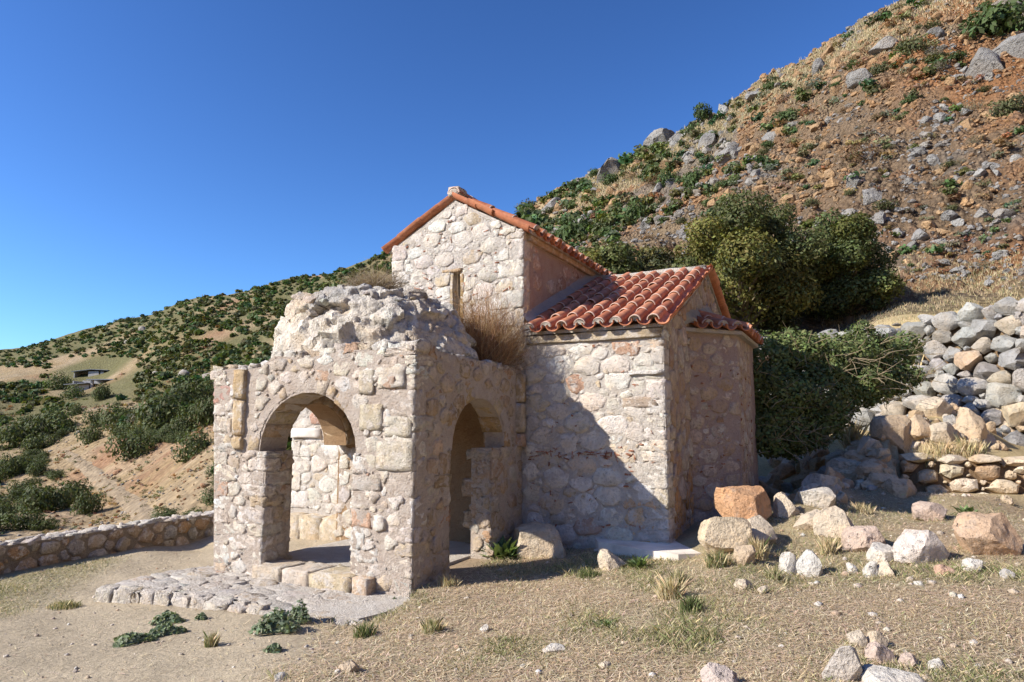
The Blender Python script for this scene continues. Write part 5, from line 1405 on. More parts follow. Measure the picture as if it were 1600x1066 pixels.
def right_place(px, py, cy):
    rel = (py - cy) / (430 - cy)
    v = 'just under the skyline' if py - cy < 34 else 'high on the slope' if rel < .33 else 'halfway down the slope' if rel < .66 else 'low on the slope'
    b = [930, 1010, 1090, 1180, 1260, 1340, 1420, 1500, 1560]
    h = ['beside the nave eaves', 'over the far end of the nave roof', 'over the wing ridge', 'over the left half of the large evergreen', 'over the right half of the large evergreen', 'over the yellow-tufted evergreen', 'just right of the evergreens', 'over the grey end of the terrace wall', 'over the middle of the terrace wall', 'over the tallest part of the terrace wall'][int(np.searchsorted(b, px))]
    return v + ', ' + h
def left_place(px, py, top):
    v = 'on the skyline' if py - top < 12 else 'near the skyline' if py - top < 40 else 'on the upper slope' if py < 590 else 'on the middle slope' if py < 650 else 'on the lower slope'
    v = v if py < 650 else 'above the track head' if py < 690 else 'level with the track' if py < 745 else 'close above the parapet'
    b = [12, 30, 52, 75, 115, 190, 240, 290, 335, 380, 430, 480, 540]
    h = ['cut by the left edge', 'near the left edge', 'left of the lone round shrub', 'well left of the ruined sheds', 'just left of the ruined sheds', 'in line with the ruined sheds', 'just right of the ruined sheds', 'between the sheds and the porch', 'close left of the porch', 'above the left pier of the porch', 'above the arch of the porch', 'left of the dome', 'above the left of the dome', 'between the dome and the nave gable'][int(np.searchsorted(b, px))]
    return v + ', ' + h
KA = {'green': 'green', 'olive': 'olive', 'brown': 'russet dry', 'grey': 'straw-grey dry'}
KL = {'green': 'green shrub growing among the rocks of the right-hand slope', 'olive': 'olive green low shrub on the right-hand slope', 'brown': 'russet dried-out shrub on the orange cliff', 'grey': 'straw-coloured dry shrub on the orange cliff'}
big = [(890, 380, 75, 60, 'green', 'dark green tree-like shrub just right of the nave roof'), (990, 350, 50, 40, 'green', 'round green shrub above the roof of the nave'), (1040, 290, 48, 40, 'green', 'bright green bushy shrub high on the slope above the wing roof'), (1085, 290, 56, 45, 'green', 'dark double shrub right of the bright bushy one'),
       (1000, 245, 46, 20, 'green', 'flat dark shrub on the skyline between two grey crags'), (1105, 185, 40, 32, 'green', 'wind-bent shrub standing on the skyline'), (1225, 190, 58, 28, 'green', 'low green shrub patch by the upper scree'), (1545, 55, 120, 75, 'green', 'big dark bush at the top right corner of the slope'), (1560, 45, 90, 60, 'green', 'second dark bush behind the big top corner one'),
       (1575, 185, 60, 45, 'olive', 'yellow-green bush under the top right crag'), (1345, 250, 75, 50, 'brown', 'large russet thorn bush in the middle of the cliff'), (1430, 80, 50, 35, 'olive', 'olive cushion shrub below the crest'), (1460, 90, 45, 30, 'grey', 'pale grey cushion shrub beside the olive one'), (1375, 115, 36, 26, 'olive', 'small olive shrub above the grey ledge'), (1270, 320, 34, 16, 'olive', 'small olive shrub on the bare orange face'), (1385, 325, 40, 24, 'olive', 'grey-green shrub beside a grey boulder low on the cliff'), (1530, 420, 70, 26, 'grey', 'wide pale cushion shrub above the terrace wall'), (1510, 175, 50, 30, 'grey', 'pale domed shrub on a smooth ledge'), (1265, 235, 30, 20, 'olive', 'dark olive shrub by the cliff path'), (930, 275, 26, 18, 'green', 'tiny windswept tree on the skyline left of the grey crag')]
for px, py, w, h, kd, lab in big:
    p = hit(px, py, 24, 130)
    if p is None: continue
    place_shrub(p, w * depth_of(p) / FPX, kd, lab, 'shrubs on the right-hand slope', g_, hs=h / w * 1.9)
cnt = 0
for k in range(900):
    if cnt >= 118: break
    px = g_.uniform(830, 1600); cy = np.interp(px, [800, 950, 1100, 1200, 1300, 1400, 1500, 1600], [335, 262, 188, 122, 68, 12, -30, -60]); py = cy + 6 + (430 - cy) * g_.random() ** 1.25
    p = hit(px, py, 24, 140)
    if p is None: continue
    gfrac = np.interp(px, [830, 1100, 1300, 1600], [.9, .62, .25, .18]); low_ = (py - cy) / (430 - cy)
    if px > 1250 and low_ > .55 and g_.random() < .6: continue
    kd = g_.choice(['green', 'olive'], p=[.62, .38]) if g_.random() < gfrac else g_.choice(['brown', 'grey', 'olive'], p=[.35, .4, .25])
    w = g_.uniform(16, 42) * (1.25 if px < 1100 else .95)
    place_shrub(p, w * depth_of(p) / FPX, kd, f"{KA[kd]} {'larger' if w > 24 else 'small'} shrub {right_place(px, py, cy)}", 'shrubs on the right-hand slope', g_, hs=g_.uniform(.7, 1.05)); cnt += 1
RS = {'g': [shrub_geo(90, .25, np.random.default_rng(540 + k), (.095, .12, .042), flat=.75, asp=.6) for k in range(3)], 'b': [shrub_geo(90, .24, np.random.default_rng(550 + k), b_, flat=.65, asp=.3) for k, b_ in enumerate([(.20, .12, .06), (.22, .19, .12), (.15, .14, .07)])]}
it = {'g': [], 'b': []}
for k in range(1500):
    px = g_.uniform(825, 1600); cy = np.interp(px, [800, 950, 1100, 1200, 1300, 1400, 1500, 1600], [335, 262, 188, 122, 68, 12, -30, -60]); py = cy + 3 + (430 - cy) * g_.random() ** 1.2
    cl = vnoise(np.array([[px / 45, py / 30, 0]]), 131)[0]
    if cl < .42: continue
    p = hit(px, py, 24, 140)
    if p is None: continue
    gr_ = g_.random() < np.interp(px, [830, 1000, 1150, 1300, 1600], [.95, .85, .55, .2, .12]); w = g_.uniform(7, 30)
    if not gr_ and g_.random() < .35: continue
    it['g' if gr_ else 'b'].append((p, w * depth_of(p) / FPX))
shrub_mass('low_shrubs', it['g'], RS['g'], g_); shrub_mass('dry_shrubs', it['b'], RS['b'], g_)
# crest grass on the right hill
def blades(P_, hgt, wid, g, cols, lean=.35, seg=1):
    n = len(P_); a = g.uniform(0, 2 * np.pi, n); d = np.stack([np.cos(a), np.sin(a), 0 * a], -1); l = np.stack([np.cos(a + 1.3), np.sin(a + 1.3), 0 * a], -1) * (g.normal(0, lean, n) * hgt)[:, None]
    up = np.array([0, 0, 1.0]) * hgt[:, None]; w = d * wid[:, None] / 2
    V = np.stack([P_ - w, P_ + w, P_ + l * .45 + up * .6 + w * .6, P_ + l + up], 1)
    F = (np.arange(n) * 4)[:, None, None] + np.array([[0, 1, 2], [0, 2, 3]])[None]
    return V.reshape(-1, 3), F.reshape(-1, 3), np.repeat(cols, 4, 0)
def straw_cols(n, g, green=.1):
    b = np.array([.60, .49, .30]) * g.uniform(.6, 1.15, (n, 1)) * (1 + g.normal(0, .05, (n, 3)))
    gr = np.array([.13, .16, .06]) * g.uniform(.7, 1.3, (n, 1)); m = g.random((n, 1)) < green
    return np.clip(np.where(m, gr, b), .01, .8)
pts = []
for k in range(1500):
    px = g_.uniform(900, 1600); cy = np.interp(px, [800, 950, 1100, 1200, 1300, 1400, 1500, 1600], [335, 262, 188, 122, 68, 12, -30, -60]); py = cy + 2 + abs(g_.normal(0, 28))
    if px > 1420 and g_.random() < .5: py = g_.uniform(400, 455)
    p = hit(px, py, 14, 140)
    if p is not None: pts.append(p)
for k in range(700):
    p = hit(g_.uniform(1280, 1600), g_.uniform(425, 520), 13.5, 60)
    if p is not None and p[2] > 3.2: pts.append(p)
pts = np.array(pts); rep = 17
Pn = np.repeat(pts, rep, 0); dd = np.hypot(Pn[:, 0], Pn[:, 1]); Pn[:, :2] += g_.normal(0, 1, (len(Pn), 2)) * (dd * .008)[:, None]; Pn[:, 2] = gheight(Pn[:, 0], Pn[:, 1]) - .05
V, F, C = blades(Pn, dd * .0055 * g_.uniform(.4, 1.3, len(Pn)), dd * .0008, g_, straw_cols(len(Pn), g_, .12))
mesh('dry_grass', V, F, M_STRAW, None, C, smooth=False, kind='stuff')

# rocks of the cliff: the large ones are parts of the cliff, the rest one scree
g_ = np.random.default_rng(450)
ROCKP = []
for k in range(8):
    V, F = rock_geo(ICO3, g_, 30, .16); o = mesh('rock', V, F, M_CLIFFROCK, None, np.array([1, 1, 1.0])); me = o.data; bpy.data.objects.remove(o); ROCKP.append((V, F))
def cliff_rock(p, W, H, col, g, sink=.35):
    V, F = ROCKP[g.integers(8)]; a = g.uniform(0, 6.28); ro = np.array([[math.cos(a), math.sin(a), 0], [-math.sin(a), math.cos(a), 0], [0, 0, 1]])
    V = (V @ ro) * np.array([W / 2, W / 2, H / 2])
    return mesh('rock', V, F, M_CLIFFROCK, cliff, col, sharp=24, loc=p + np.array([0, W * .1, H * (.5 - sink)]))
crags = [(955, 275, 46, 36), (1035, 225, 46, 30), (1105, 222, 26, 28), (1140, 245, 40, 30), (1545, 115, 55, 60), (1590, 90, 60, 50), (1575, 20, 50, 30), (1385, 75, 40, 20), (1460, 60, 30, 18), (1345, 125, 36, 26), (1280, 110, 24, 26), (865, 325, 36, 22), (905, 350, 20, 16), (1060, 220, 30, 14), (1205, 220, 24, 22), (1365, 310, 30, 26), (1485, 340, 22, 14), (1575, 340, 36, 20), (1375, 345, 22, 20), (1440, 370, 24, 18), (1470, 385, 26, 16), (1180, 150, 26, 14), (1010, 225, 30, 12), (930, 300, 18, 10), (1240, 200, 20, 14)]
for px, py, w, h in crags:
    p = hit(px, py, 24, 135)
    if p is None: continue
    d = depth_of(p); cliff_rock(p, w * d / FPX * 1.1, h * d / FPX * 1.3, np.array([.33, .315, .29]) * g_.uniform(.85, 1.1), g_, .42)
cnt = 0
for k in range(1400):
    if cnt > 262: break
    px = g_.uniform(850, 1600); cy = np.interp(px, [800, 950, 1100, 1200, 1300, 1400, 1500, 1600], [335, 262, 188, 122, 68, 12, -30, -60]); py = cy + 10 + (440 - cy) * g_.random()
    p = hit(px, py, 23, 135)
    if p is None: continue
    d = depth_of(p); w = g_.uniform(9, 22) * (1.25 if g_.random() < .12 else 1)
    grey = vnoise(np.array([[px / 70, py / 45, 0]]), 77)[0] + .25 * (py > 330) - .1 > .45
    col = np.array([.38, .365, .335]) * g_.uniform(.8, 1.15) if grey else np.array([.50, .33, .18]) * g_.uniform(.8, 1.15)
    cliff_rock(p, w * d / FPX, w * g_.uniform(.5, .85) * d / FPX * 1.3, col, g_, .38); cnt += 1
pts, sz, cs = [], [], []
n = 140000
a = np.radians(g_.uniform(2, 47, n)); r = np.exp(g_.uniform(math.log(22), math.log(110), n)); X, Y = np.sin(a) * r, np.cos(a) * r; Z = gheight(X, Y)
px, py, dd = project(np.stack([X, Y, Z], -1)); m = fbm(np.stack([X, Y, 0 * X], -1) * .16, 81, 3)
ok = (px > 830) & (px < 1920) & (py < 440) & (py > -330) & (g_.random(n) < .3 + .45 * sstep(-.2, .4, m)) ; ok &= ((px > 1050) | (g_.random(n) < .35))
sel_ = g_.permutation(int(ok.sum()))
X, Y, Z, dd, px, py = X[ok][sel_][:13500], Y[ok][sel_][:13500], Z[ok][sel_][:13500], dd[ok][sel_][:13500], px[ok][sel_][:13500], py[ok][sel_][:13500]
sz = dd / FPX * (1.3 + 5.0 * g_.random(len(X)) ** 2.2)
gm = (vnoise(np.stack([px / 70, py / 45, 0 * px], -1), 77) + .25 * (py > 330) - .14 + g_.normal(0, .1, len(px)) > .5)[:, None]
cs = np.where(gm, np.array([.32, .30, .275]), np.array([.43, .27, .145])) * g_.uniform(.75, 1.2, (len(X), 1))
scatter_rocks('scree', np.stack([X, Y, Z + sz * .15], -1), sz, np.clip(cs, 0, .8), ICO1, M_CLIFFROCK, cliff, 82, 10, .85, cuts=5).data.polygons.foreach_set('use_smooth', np.zeros(len(X) * 20, bool))

n = 150000
a = np.radians(g_.uniform(2, 47, n)); r = np.exp(g_.uniform(math.log(20), math.log(110), n)); X, Y = np.sin(a) * r, np.cos(a) * r; Z = gheight(X, Y); px, py, dd = project(np.stack([X, Y, Z], -1))
ok = np.flatnonzero((px > 850) & (px < 1700) & (py < 452) & (py > -60)); ok = ok[g_.random(len(ok)) < np.interp(px[ok], [850, 1050, 1200], [.25, .5, 1])][:12000]
X, Y, Z, dd = X[ok], Y[ok], Z[ok], dd[ok]; sz = dd / FPX * (.9 + 2.2 * g_.random(len(X)) ** 1.5)
base_c = terrain_colour(np.stack([X, Y, Z], -1)) * 1.12; cs = np.where((g_.random(len(X)) < .25)[:, None], np.array([.30, .28, .25]), base_c) * g_.uniform(.75, 1.25, (len(X), 1))
scatter_rocks('rubbly_face', np.stack([X, Y, Z + sz * .2], -1), sz, np.clip(cs, 0, .8), ICO1, M_CLIFFROCK, cliff, 83, 10, .9, cuts=5).data.polygons.foreach_set('use_smooth', np.zeros(len(X) * 20, bool))

# ------------------------------------------------------------------ left hillside: maquis shrubs
g_ = np.random.default_rng(470)
spots = [(205, 692, 62, 52, 'large dark round shrub above the bend of the dirt track'), (302, 692, 66, 48, 'wide dark shrub on the bank beside the parapet end'), (138, 785, 40, 42, 'dark round shrub standing alone by the dirt track'), (85, 775, 70, 55, 'dark shrub clump left of the lone round one'), (30, 810, 50, 40, 'low dark shrub nearest above the parapet'), (60, 730, 30, 26, 'small green shrub among dry grass left of the track'), (140, 680, 36, 30, 'dark shrub at the upper side of the track'), (250, 640, 90, 60, 'very broad dark shrub mass below the ruined sheds'), (190, 650, 60, 45, 'round dark shrub left of the broad mass'), (118, 640, 26, 22, 'little tree with a bare stem below the sheds'), (97, 595, 40, 30, 'dark bushy tree left of the ruined sheds'), (160, 612, 30, 26, 'dark bushy tree in front of the lower shed'), (115, 612, 34, 24, 'dark bush touching the lower shed roof'), (320, 640, 50, 60, 'tall dark shrub beside the porch edge'), (25, 680, 60, 44, 'broad dark shrub on the left edge of the slope'), (50, 655, 50, 36, 'dark shrub above the one on the left edge'), (80, 660, 60, 40, 'dark shrub in the middle of the left thicket'), (15, 730, 40, 40, 'dark shrub low on the left edge'), (110, 770, 40, 34, 'dark shrub between the lone round one and the clump'), (8, 800, 40, 40, 'dark shrub cut by the left edge above the parapet'), (60, 690, 44, 30, 'low dark shrub beside the upper end of the track'), (265, 800, 50, 18, 'grey-green low growth behind the parapet near the porch'), (300, 803, 40, 18, 'low green growth touching the parapet beside the porch'), (240, 640, 60, 44, 'round shrub inside the broad mass below the sheds'), (300, 620, 70, 50, 'wide dark shrub left of the porch top'), (150, 655, 34, 28, 'dark shrub above the track head')]
for px, py, w, h, lab in spots:
    p = hit(px, py, 22, 600)
    p = hit(px, py + h * .42, 22, 600)
    if p is not None: place_shrub(p, 1.25 * w * depth_of(p) / FPX, 'maquis', lab, 'maquis shrubs on the left hillside', g_, hs=h / w * 1.95)
def dens(px, py):
    """how thickly the maquis grows, by the place on the slope"""
    return vnoise(np.stack([px / 55, py / 22, 0 * px], -1), 91) * .6 + vnoise(np.stack([px / 20, py / 9, 0 * px], -1), 95) * .4
cnt = 0; stuff = []
tops_at = lambda x: float(np.interp(x, [-200, -30, 0, 100, 190, 300, 450, 600, 700, 800], [566, 556, 549, 527, 499, 467, 437, 398, 370, 345]))
def bare(px, py):
    if 90 < px < 250 and 690 < py < 830: return True
    if 60 < px < 340 and py > 690 and px > 60 + (py - 690) * .3 and not (px < 120 and py > 735): return True
    if 75 < px < 215 and 560 < py < 625: return True
    if px < 70 and 575 < py < 600: return True
    if px > 345 and py > tops_at(px) + 170 and g_.random() < .86: return True
    if 110 < px < 180 and py >= 625 and py < 690: return True
    return False
N0 = 11500
qx, qy = g_.uniform(-230, 835, N0), g_.random(N0)
tops_ = np.interp(qx, [-200, -30, 0, 100, 190, 300, 450, 600, 700, 800], [566, 556, 549, 527, 499, 467, 437, 398, 370, 345]); lows = np.interp(qx, [-230, -30, 340, 600, 830], [850, 835, 800, 690, 520]); qy = tops_ + 2 + (lows - tops_) * qy ** 1.3
dn = dens(qx, qy); order = np.argsort(-qy)
for k in order:
    px, py = qx[k], qy[k]
    if bare(px, py): continue
    thr = .31 if py < 630 else .50
    if dn[k] < thr: continue
    p = hit(px, py, 24, 640)
    if p is None: continue
    d = depth_of(p); w = np.clip(g_.uniform(1.0, 3.6) * FPX / d * .9, 4, 52) * g_.uniform(.7, 1.15); W = w * d / FPX
    if cnt < 170 and w > 11 and -20 < px < 345:
        hs_ = g_.uniform(.9, 1.5); place_shrub(p, W, 'maquis', f"{'very broad' if w > 34 else 'broad' if w > 24 else 'mid-sized' if w > 15 else 'small'} {'squat' if hs_ < 1.08 else 'upright' if hs_ > 1.32 else 'rounded'} shrub {left_place(px, py, np.interp(px, [-30, 0, 100, 190, 300, 450, 600, 640], [556, 549, 527, 499, 467, 437, 398, 385]))}", 'maquis shrubs on the left hillside', g_, hs=hs_); cnt += 1
    else: stuff.append((p, W))
SP = []
for k in range(5):
    V, F, C = shrub_geo(34, .36, np.random.default_rng(500 + k), (.088, .108, .038), flat=.8, asp=.75); SP.append((V, F, C))
in_near = lambda q: q[1] > 1.0 and depth_of(q[0]) < 150 and -20 < project(q[0])[0] < 345
near_ = [q for q in stuff if in_near(q)]; stuff = [q for q in stuff if not in_near(q)]
SN = [shrub_geo(230, .145, np.random.default_rng(520 + k), (.088, .106, .04), flat=.8, asp=.6) for k in range(5)]
if near_: shrub_mass('low_maquis', near_, SN, g_)
shrub_mass('maquis', stuff, SP, g_)
# pine grove on the skyline
for i, (px, h) in enumerate([(183, 14), (192, 17), (201, 18), (211, 19), (220, 17), (229, 13)]):
    p = hit(px, 503, 100, 640)
    if p is None: p = hit(px, 508, 100, 640)
    place_shrub(p, 15 * depth_of(p) / FPX, 'maquis', ['first', 'second', 'third', 'fourth', 'fifth', 'sixth'][i] + ' pine from the left in the little skyline row', 'pines on the far skyline', g_, 'tree', 'pine_tree', hs=h / 13)
# pale rocks on the left hill (parts of the hillside)
for k, (px, py, w) in enumerate([(225, 515, 16), (200, 535, 10), (245, 585, 14), (290, 585, 22), (245, 640, 10), (305, 610, 14), (330, 590, 24), (195, 690, 18), (185, 738, 16), (240, 700, 12), (280, 655, 12), (320, 760, 14), (510, 445, 10), (375, 515, 12), (470, 480, 10)]):
    p = hit(px, py, 22, 600)
    if p is None: continue
    d = depth_of(p); V, F = rock_geo(ICO2, g_, 12); W = w * d / FPX
    mesh('rock', V * np.array([W / 2, W / 2, W * .35]), F, M_CLIFFROCK, hillside, np.array([.42, .38, .33]) if py < 660 else np.array([.45, .26, .15]), loc=p)
n = 9000; a = np.radians(g_.uniform(-40, -8, n)); r = np.exp(g_.uniform(math.log(22), math.log(170), n)); X, Y = np.sin(a) * r, np.cos(a) * r; Z = gheight(X, Y); px, py, dd = project(np.stack([X, Y, Z], -1))
rd = fbm(np.stack([X, Y, Z], -1) * .09, 141, 3); ok = (px > -20) & (px < 345) & (py > 560) & (g_.random(n) < .1 + .5 * sstep(0, .3, rd)); X, Y, Z, dd, py = X[ok], Y[ok], Z[ok], dd[ok], py[ok]
sz = dd / FPX * (.9 + 3.2 * g_.random(len(X)) ** 3); cs = np.where((g_.random(len(X)) < .45)[:, None], np.array([.36, .33, .29]), np.array([.38, .22, .12])) * g_.uniform(.7, 1.2, (len(X), 1))
scatter_rocks('hill_stones', np.stack([X, Y, Z + sz * .2], -1), sz, cs, ICO1, M_CLIFFROCK, hillside, 142, 8, .8)
n = 5200; a = np.radians(g_.uniform(-40, -8, n)); r = np.exp(g_.uniform(math.log(24), math.log(230), n)); X, Y = np.sin(a) * r, np.cos(a) * r; Z = gheight(X, Y); px, py, dd = project(np.stack([X, Y, Z], -1))
ok = (px > -20) & (px < 345) & (py > 540) & (vnoise(np.stack([px / 30, py / 14, 0 * px], -1), 151) > .42); pts_ = np.stack([X, Y, Z], -1)[ok][:1500]; dd = dd[ok][:1500]
shrub_mass('dry_scrub', [(p, d * g_.uniform(3, 13) / FPX) for p, d in zip(pts_, dd)], [shrub_geo(34, .26, np.random.default_rng(560 + k), c_, flat=.6, asp=.35) for k, c_ in enumerate([(.24, .155, .075), (.30, .21, .11), (.17, .15, .07), (.13, .13, .055)])], g_)
# dirt track
tr0 = [(250, 824, 26), (232, 810, 30), (215, 795, 32), (190, 775, 29), (165, 755, 26), (140, 735, 24), (118, 718, 21), (98, 706, 20)]
tr = [tuple(np.array(tr0[i]) * (1 - f) + np.array(tr0[i + 1]) * f) for i in range(len(tr0) - 1) for f in (0, .25, .5, .75)] + [tr0[-1]]
V = []
for px, py, w in tr:
    p = hit(px, py, 20, 300); d = depth_of(p)
    for s in (-1, -.33, .33, 1):
        x, y = p[0] + s * w * .42 * d / FPX * g_.uniform(.8, 1.15), p[1] + s * .6; V.append((x, y, ground_z(x, y) + (.10 if abs(s) < .9 else -.12)))
c_tr = np.tile(np.array([.33, .255, .17]), (len(V), 1))
mesh('dirt_road', V, [(4 * i + j, 4 * i + j + 1, 4 * i + j + 5, 4 * i + j + 4) for i in range(len(tr) - 1) for j in range(3)], M_HILL, None, c_tr, kind='structure')
# ruined sheds
def shed(px, py, w, h, label, seed, open_=True):
    p = hit(px, py, 60, 500); d = depth_of(p); W, H = w * d / FPX, h * d / FPX
    t = thing('ruined_shed', label, 'shed', tuple(p)); D_ = W * .35
    box('back_wall', (-W / 2, D_ - .25, -2), (W / 2, D_, H), M_SHEDWALL, t)
    box('side_wall', (-W / 2, 0, -2), (-W / 2 + .3, D_, H * .8), M_SHEDWALL, t); box('side_wall', (W / 2 - .3, 0, -2), (W / 2, D_, H * .9), M_SHEDWALL, t)
    if open_:
        box('front_wall', (-W * .08, 0, -2), (W * .22, .3, H * .85), M_SHEDWALL, t); box('front_wall', (W * .27, 0, -2), (W * .36, .3, H * .8), M_SHEDWALL, t)
        prism('roof', [(-W * .55, H * .75), (0, H * 1.15), (W * .5, H * 1.0), (W * .5, H * 1.08), (0, H * 1.24), (-W * .55, H * .84)], 'b', -.6, D_ + .3, M_SHEDROOF, t)
    else:
        for q in (-.1, .3, .45): box('post', (W * q - .3, 0, -1), (W * q + .3, .6, H * .9), M_SHEDWALL, t)
        box('roof', (-W * .2, -.6, H * .92), (W * .52, D_ + .3, H * 1.04), M_SHEDROOF, t); prism('lean_to_roof', [(-W * .62, H * .2), (-W * .15, H * .42), (-W * .15, H * .5), (-W * .62, H * .28)], 'b', -1.5, D_, M_SHEDROOF, t); box('front_wall', (-W * .48, 0, -2), (-W * .15, .3, H * .28), M_SHEDWALL, t)
shed(142, 588, 54, 9, 'upper ruined grey shed with a broken sloping roof', 1)
shed(150, 604, 74, 11, 'lower open-fronted ruined shed with pale posts', 2, False)

# ------------------------------------------------------------------ dry plants growing on the porch
def twig_bush(name, label, p, n, hgt, spread, cols, seed, parent_loc, wid=.004, rise=.9, curl=.12, kinks=4):
    """wiry twigs that fan out, wander and fork"""
    g = np.random.default_rng(seed); Vs, Fs, Cs, k = [], [], [], 0
    for i in range(n):
        a, q = g.uniform(0, 6.28), g.random() ** .55; tip = np.array([math.cos(a) * q * spread[0], math.sin(a) * q * spread[1], hgt * (1.05 - .55 * q ** 1.5) * g.uniform(.35, 1.05)])
        st = np.array([math.cos(a + g.normal(0, .8)), math.sin(a + g.normal(0, .8)), 0]) * g.uniform(0, .28) * np.array([spread[0], spread[1], 0])
        if g.random() < .45: f_ = g.uniform(.3, .7); base_ = st + (tip - st) * f_; tip = base_ + (tip - st) * (1 - f_) * g.uniform(.6, 1.1) + g.normal(0, .13, 3) * hgt; st = base_ + g.normal(0, .03, 3)
        pts = [st]; dr = g.normal(0, 1, 3) * curl * np.linalg.norm(tip - st)
        for j in range(1, kinks + 1):
            f = j / kinks; pts.append(st + (tip - st) * f + dr * math.sin(math.pi * f) + g.normal(0, curl * .06, 3))
        pts = np.array(pts); w = wid * g.uniform(.5, 1.3) * np.linspace(1, .45, kinks + 1)[:, None]; sd = np.cross(tip - st, g.normal(0, 1, 3)); sd /= np.linalg.norm(sd) + 1e-9
        V = np.stack([pts - sd * w / 2, pts + sd * w / 2], 1).reshape(-1, 3); Vs.append(V); c = np.array(cols[g.integers(len(cols))]) * g.uniform(.6, 1.25); Cs.append(np.tile(c, (len(V), 1)))
        for j in range(kinks): Fs.append((k + 2 * j, k + 2 * j + 1, k + 2 * j + 3, k + 2 * j + 2))
        k += len(V)
    o = mesh(name, np.concatenate(Vs), np.array(Fs), M_STRAW, None, np.concatenate(Cs), loc=p)
    return tag(o, label, 'plant')
TW = [(.34, .19, .10), (.42, .27, .15), (.28, .15, .09), (.50, .36, .22)]
twig_bush('dry_bush', 'big reddish-brown dried bush between the dome and the wing roof', L(-.34, 2.1, 2.36), 3000, 1.2, (.62, .44), TW, 600, None, .0045, curl=.2)
twig_bush('dry_bush', 'smaller grey-brown dried bush on top of the crumbled dome', L(-1.55, 1.25, 3.36), 1300, .40, (.50, .36), [(.25, .18, .13), (.33, .25, .18), (.42, .34, .25)], 601, None, .005, curl=.3)
twig_bush('dry_bush', 'thin dried stalks behind the dome beside the slit window', L(-.62, 2.2, 2.75), 260, .55, (.22, .16), TW, 602, None, .005)
twig_bush('grass_stalks', 'row of thin pale grass stalks on the left top of the dome', L(-2.05, 1.2, 3.3), 22, .40, (.32, .15), [(.40, .40, .22), (.32, .34, .18)], 603, None, .008)
twig_bush('grass_stalks', 'tall pale stalks rising beside the dried bush on the dome', L(-1.72, 1.6, 3.35), 14, .55, (.3, .15), [(.36, .36, .2), (.42, .38, .22)], 604, None, .008)

# ------------------------------------------------------------------ yard plants
def weed(px, py, w, h, kind, label, seed):
    p = hit(px, py); g = np.random.default_rng(seed); d = depth_of(p); W, H = w * d / FPX, h * d / FPX * 1.15
    if kind == 'leafy':
        n = int(420 * max(.6, w / 45)); a = g.uniform(0, 6.28, n); q = g.random(n) ** .5; lob = 1 + .35 * np.sin(a * 3 + seed)
        P_ = np.stack([np.cos(a) * q * W * .42 * lob, np.sin(a) * q * W * .34 * lob, H * (.15 + .8 * (1 - q ** 2) * g.random(n))], -1)
        c = np.array([.20, .245, .145]) * g.uniform(.55, 1.35, (n, 1)) * (1 + g.normal(0, .06, (n, 3)))
        V, F, C = leaves(P_, np.stack([np.cos(a) * q, np.sin(a) * q, .8 + 0 * a], -1), .015 + .00012 * w, g, .6, np.clip(c, .01, .5)); mt = M_LEAF
    elif kind == 'rosette':
        n = int(70 * max(.7, w / 45)); a = g.uniform(0, 6.28, n); ln = W * .5 * g.uniform(.5, 1.05, n); el = g.uniform(.15, 1.1, n)
        dr = np.stack([np.cos(a) * np.cos(el), np.sin(a) * np.cos(el), np.sin(el) * H / (W * .5)], -1); sd = np.stack([-np.sin(a), np.cos(a), 0 * a], -1); b0 = np.stack([g.normal(0, W * .1, n), g.normal(0, W * .08, n), 0 * a], -1); wd = (.10 * ln)[:, None]
        V = np.stack([b0, b0 + dr * ln[:, None] * .55 - sd * wd, b0 + dr * ln[:, None] * np.array([1, 1, .75]), b0 + dr * ln[:, None] * .55 + sd * wd], 1).reshape(-1, 3); F = np.arange(n * 4).reshape(n, 4)
        C = np.repeat(np.clip(np.array([.18, .25, .10]) * g.uniform(.6, 1.3, (n, 1)), .01, .5), 4, 0); mt = M_LEAF
    else:
        n = int(420 * max(.6, w / 45)); a = g.uniform(0, 6.28, n); q = g.random(n) ** .6
        P_ = np.stack([np.cos(a) * q * W * .42, np.sin(a) * q * W * .34, -.01 + 0 * a], -1); gr = {'green': .85, 'mixed': .45, 'dry': .06}[kind]
        V, F, C = blades(P_, H * g.uniform(.45, 1.05, n) * (1.1 - .5 * q), np.full(n, .0055), g, straw_cols(n, g, gr), .32); mt = M_STRAW
    return tag(mesh('weed' if kind in ('leafy', 'rosette') else 'grass_tuft', V, F, mt, None, C, loc=p, smooth=False), label, 'plant')
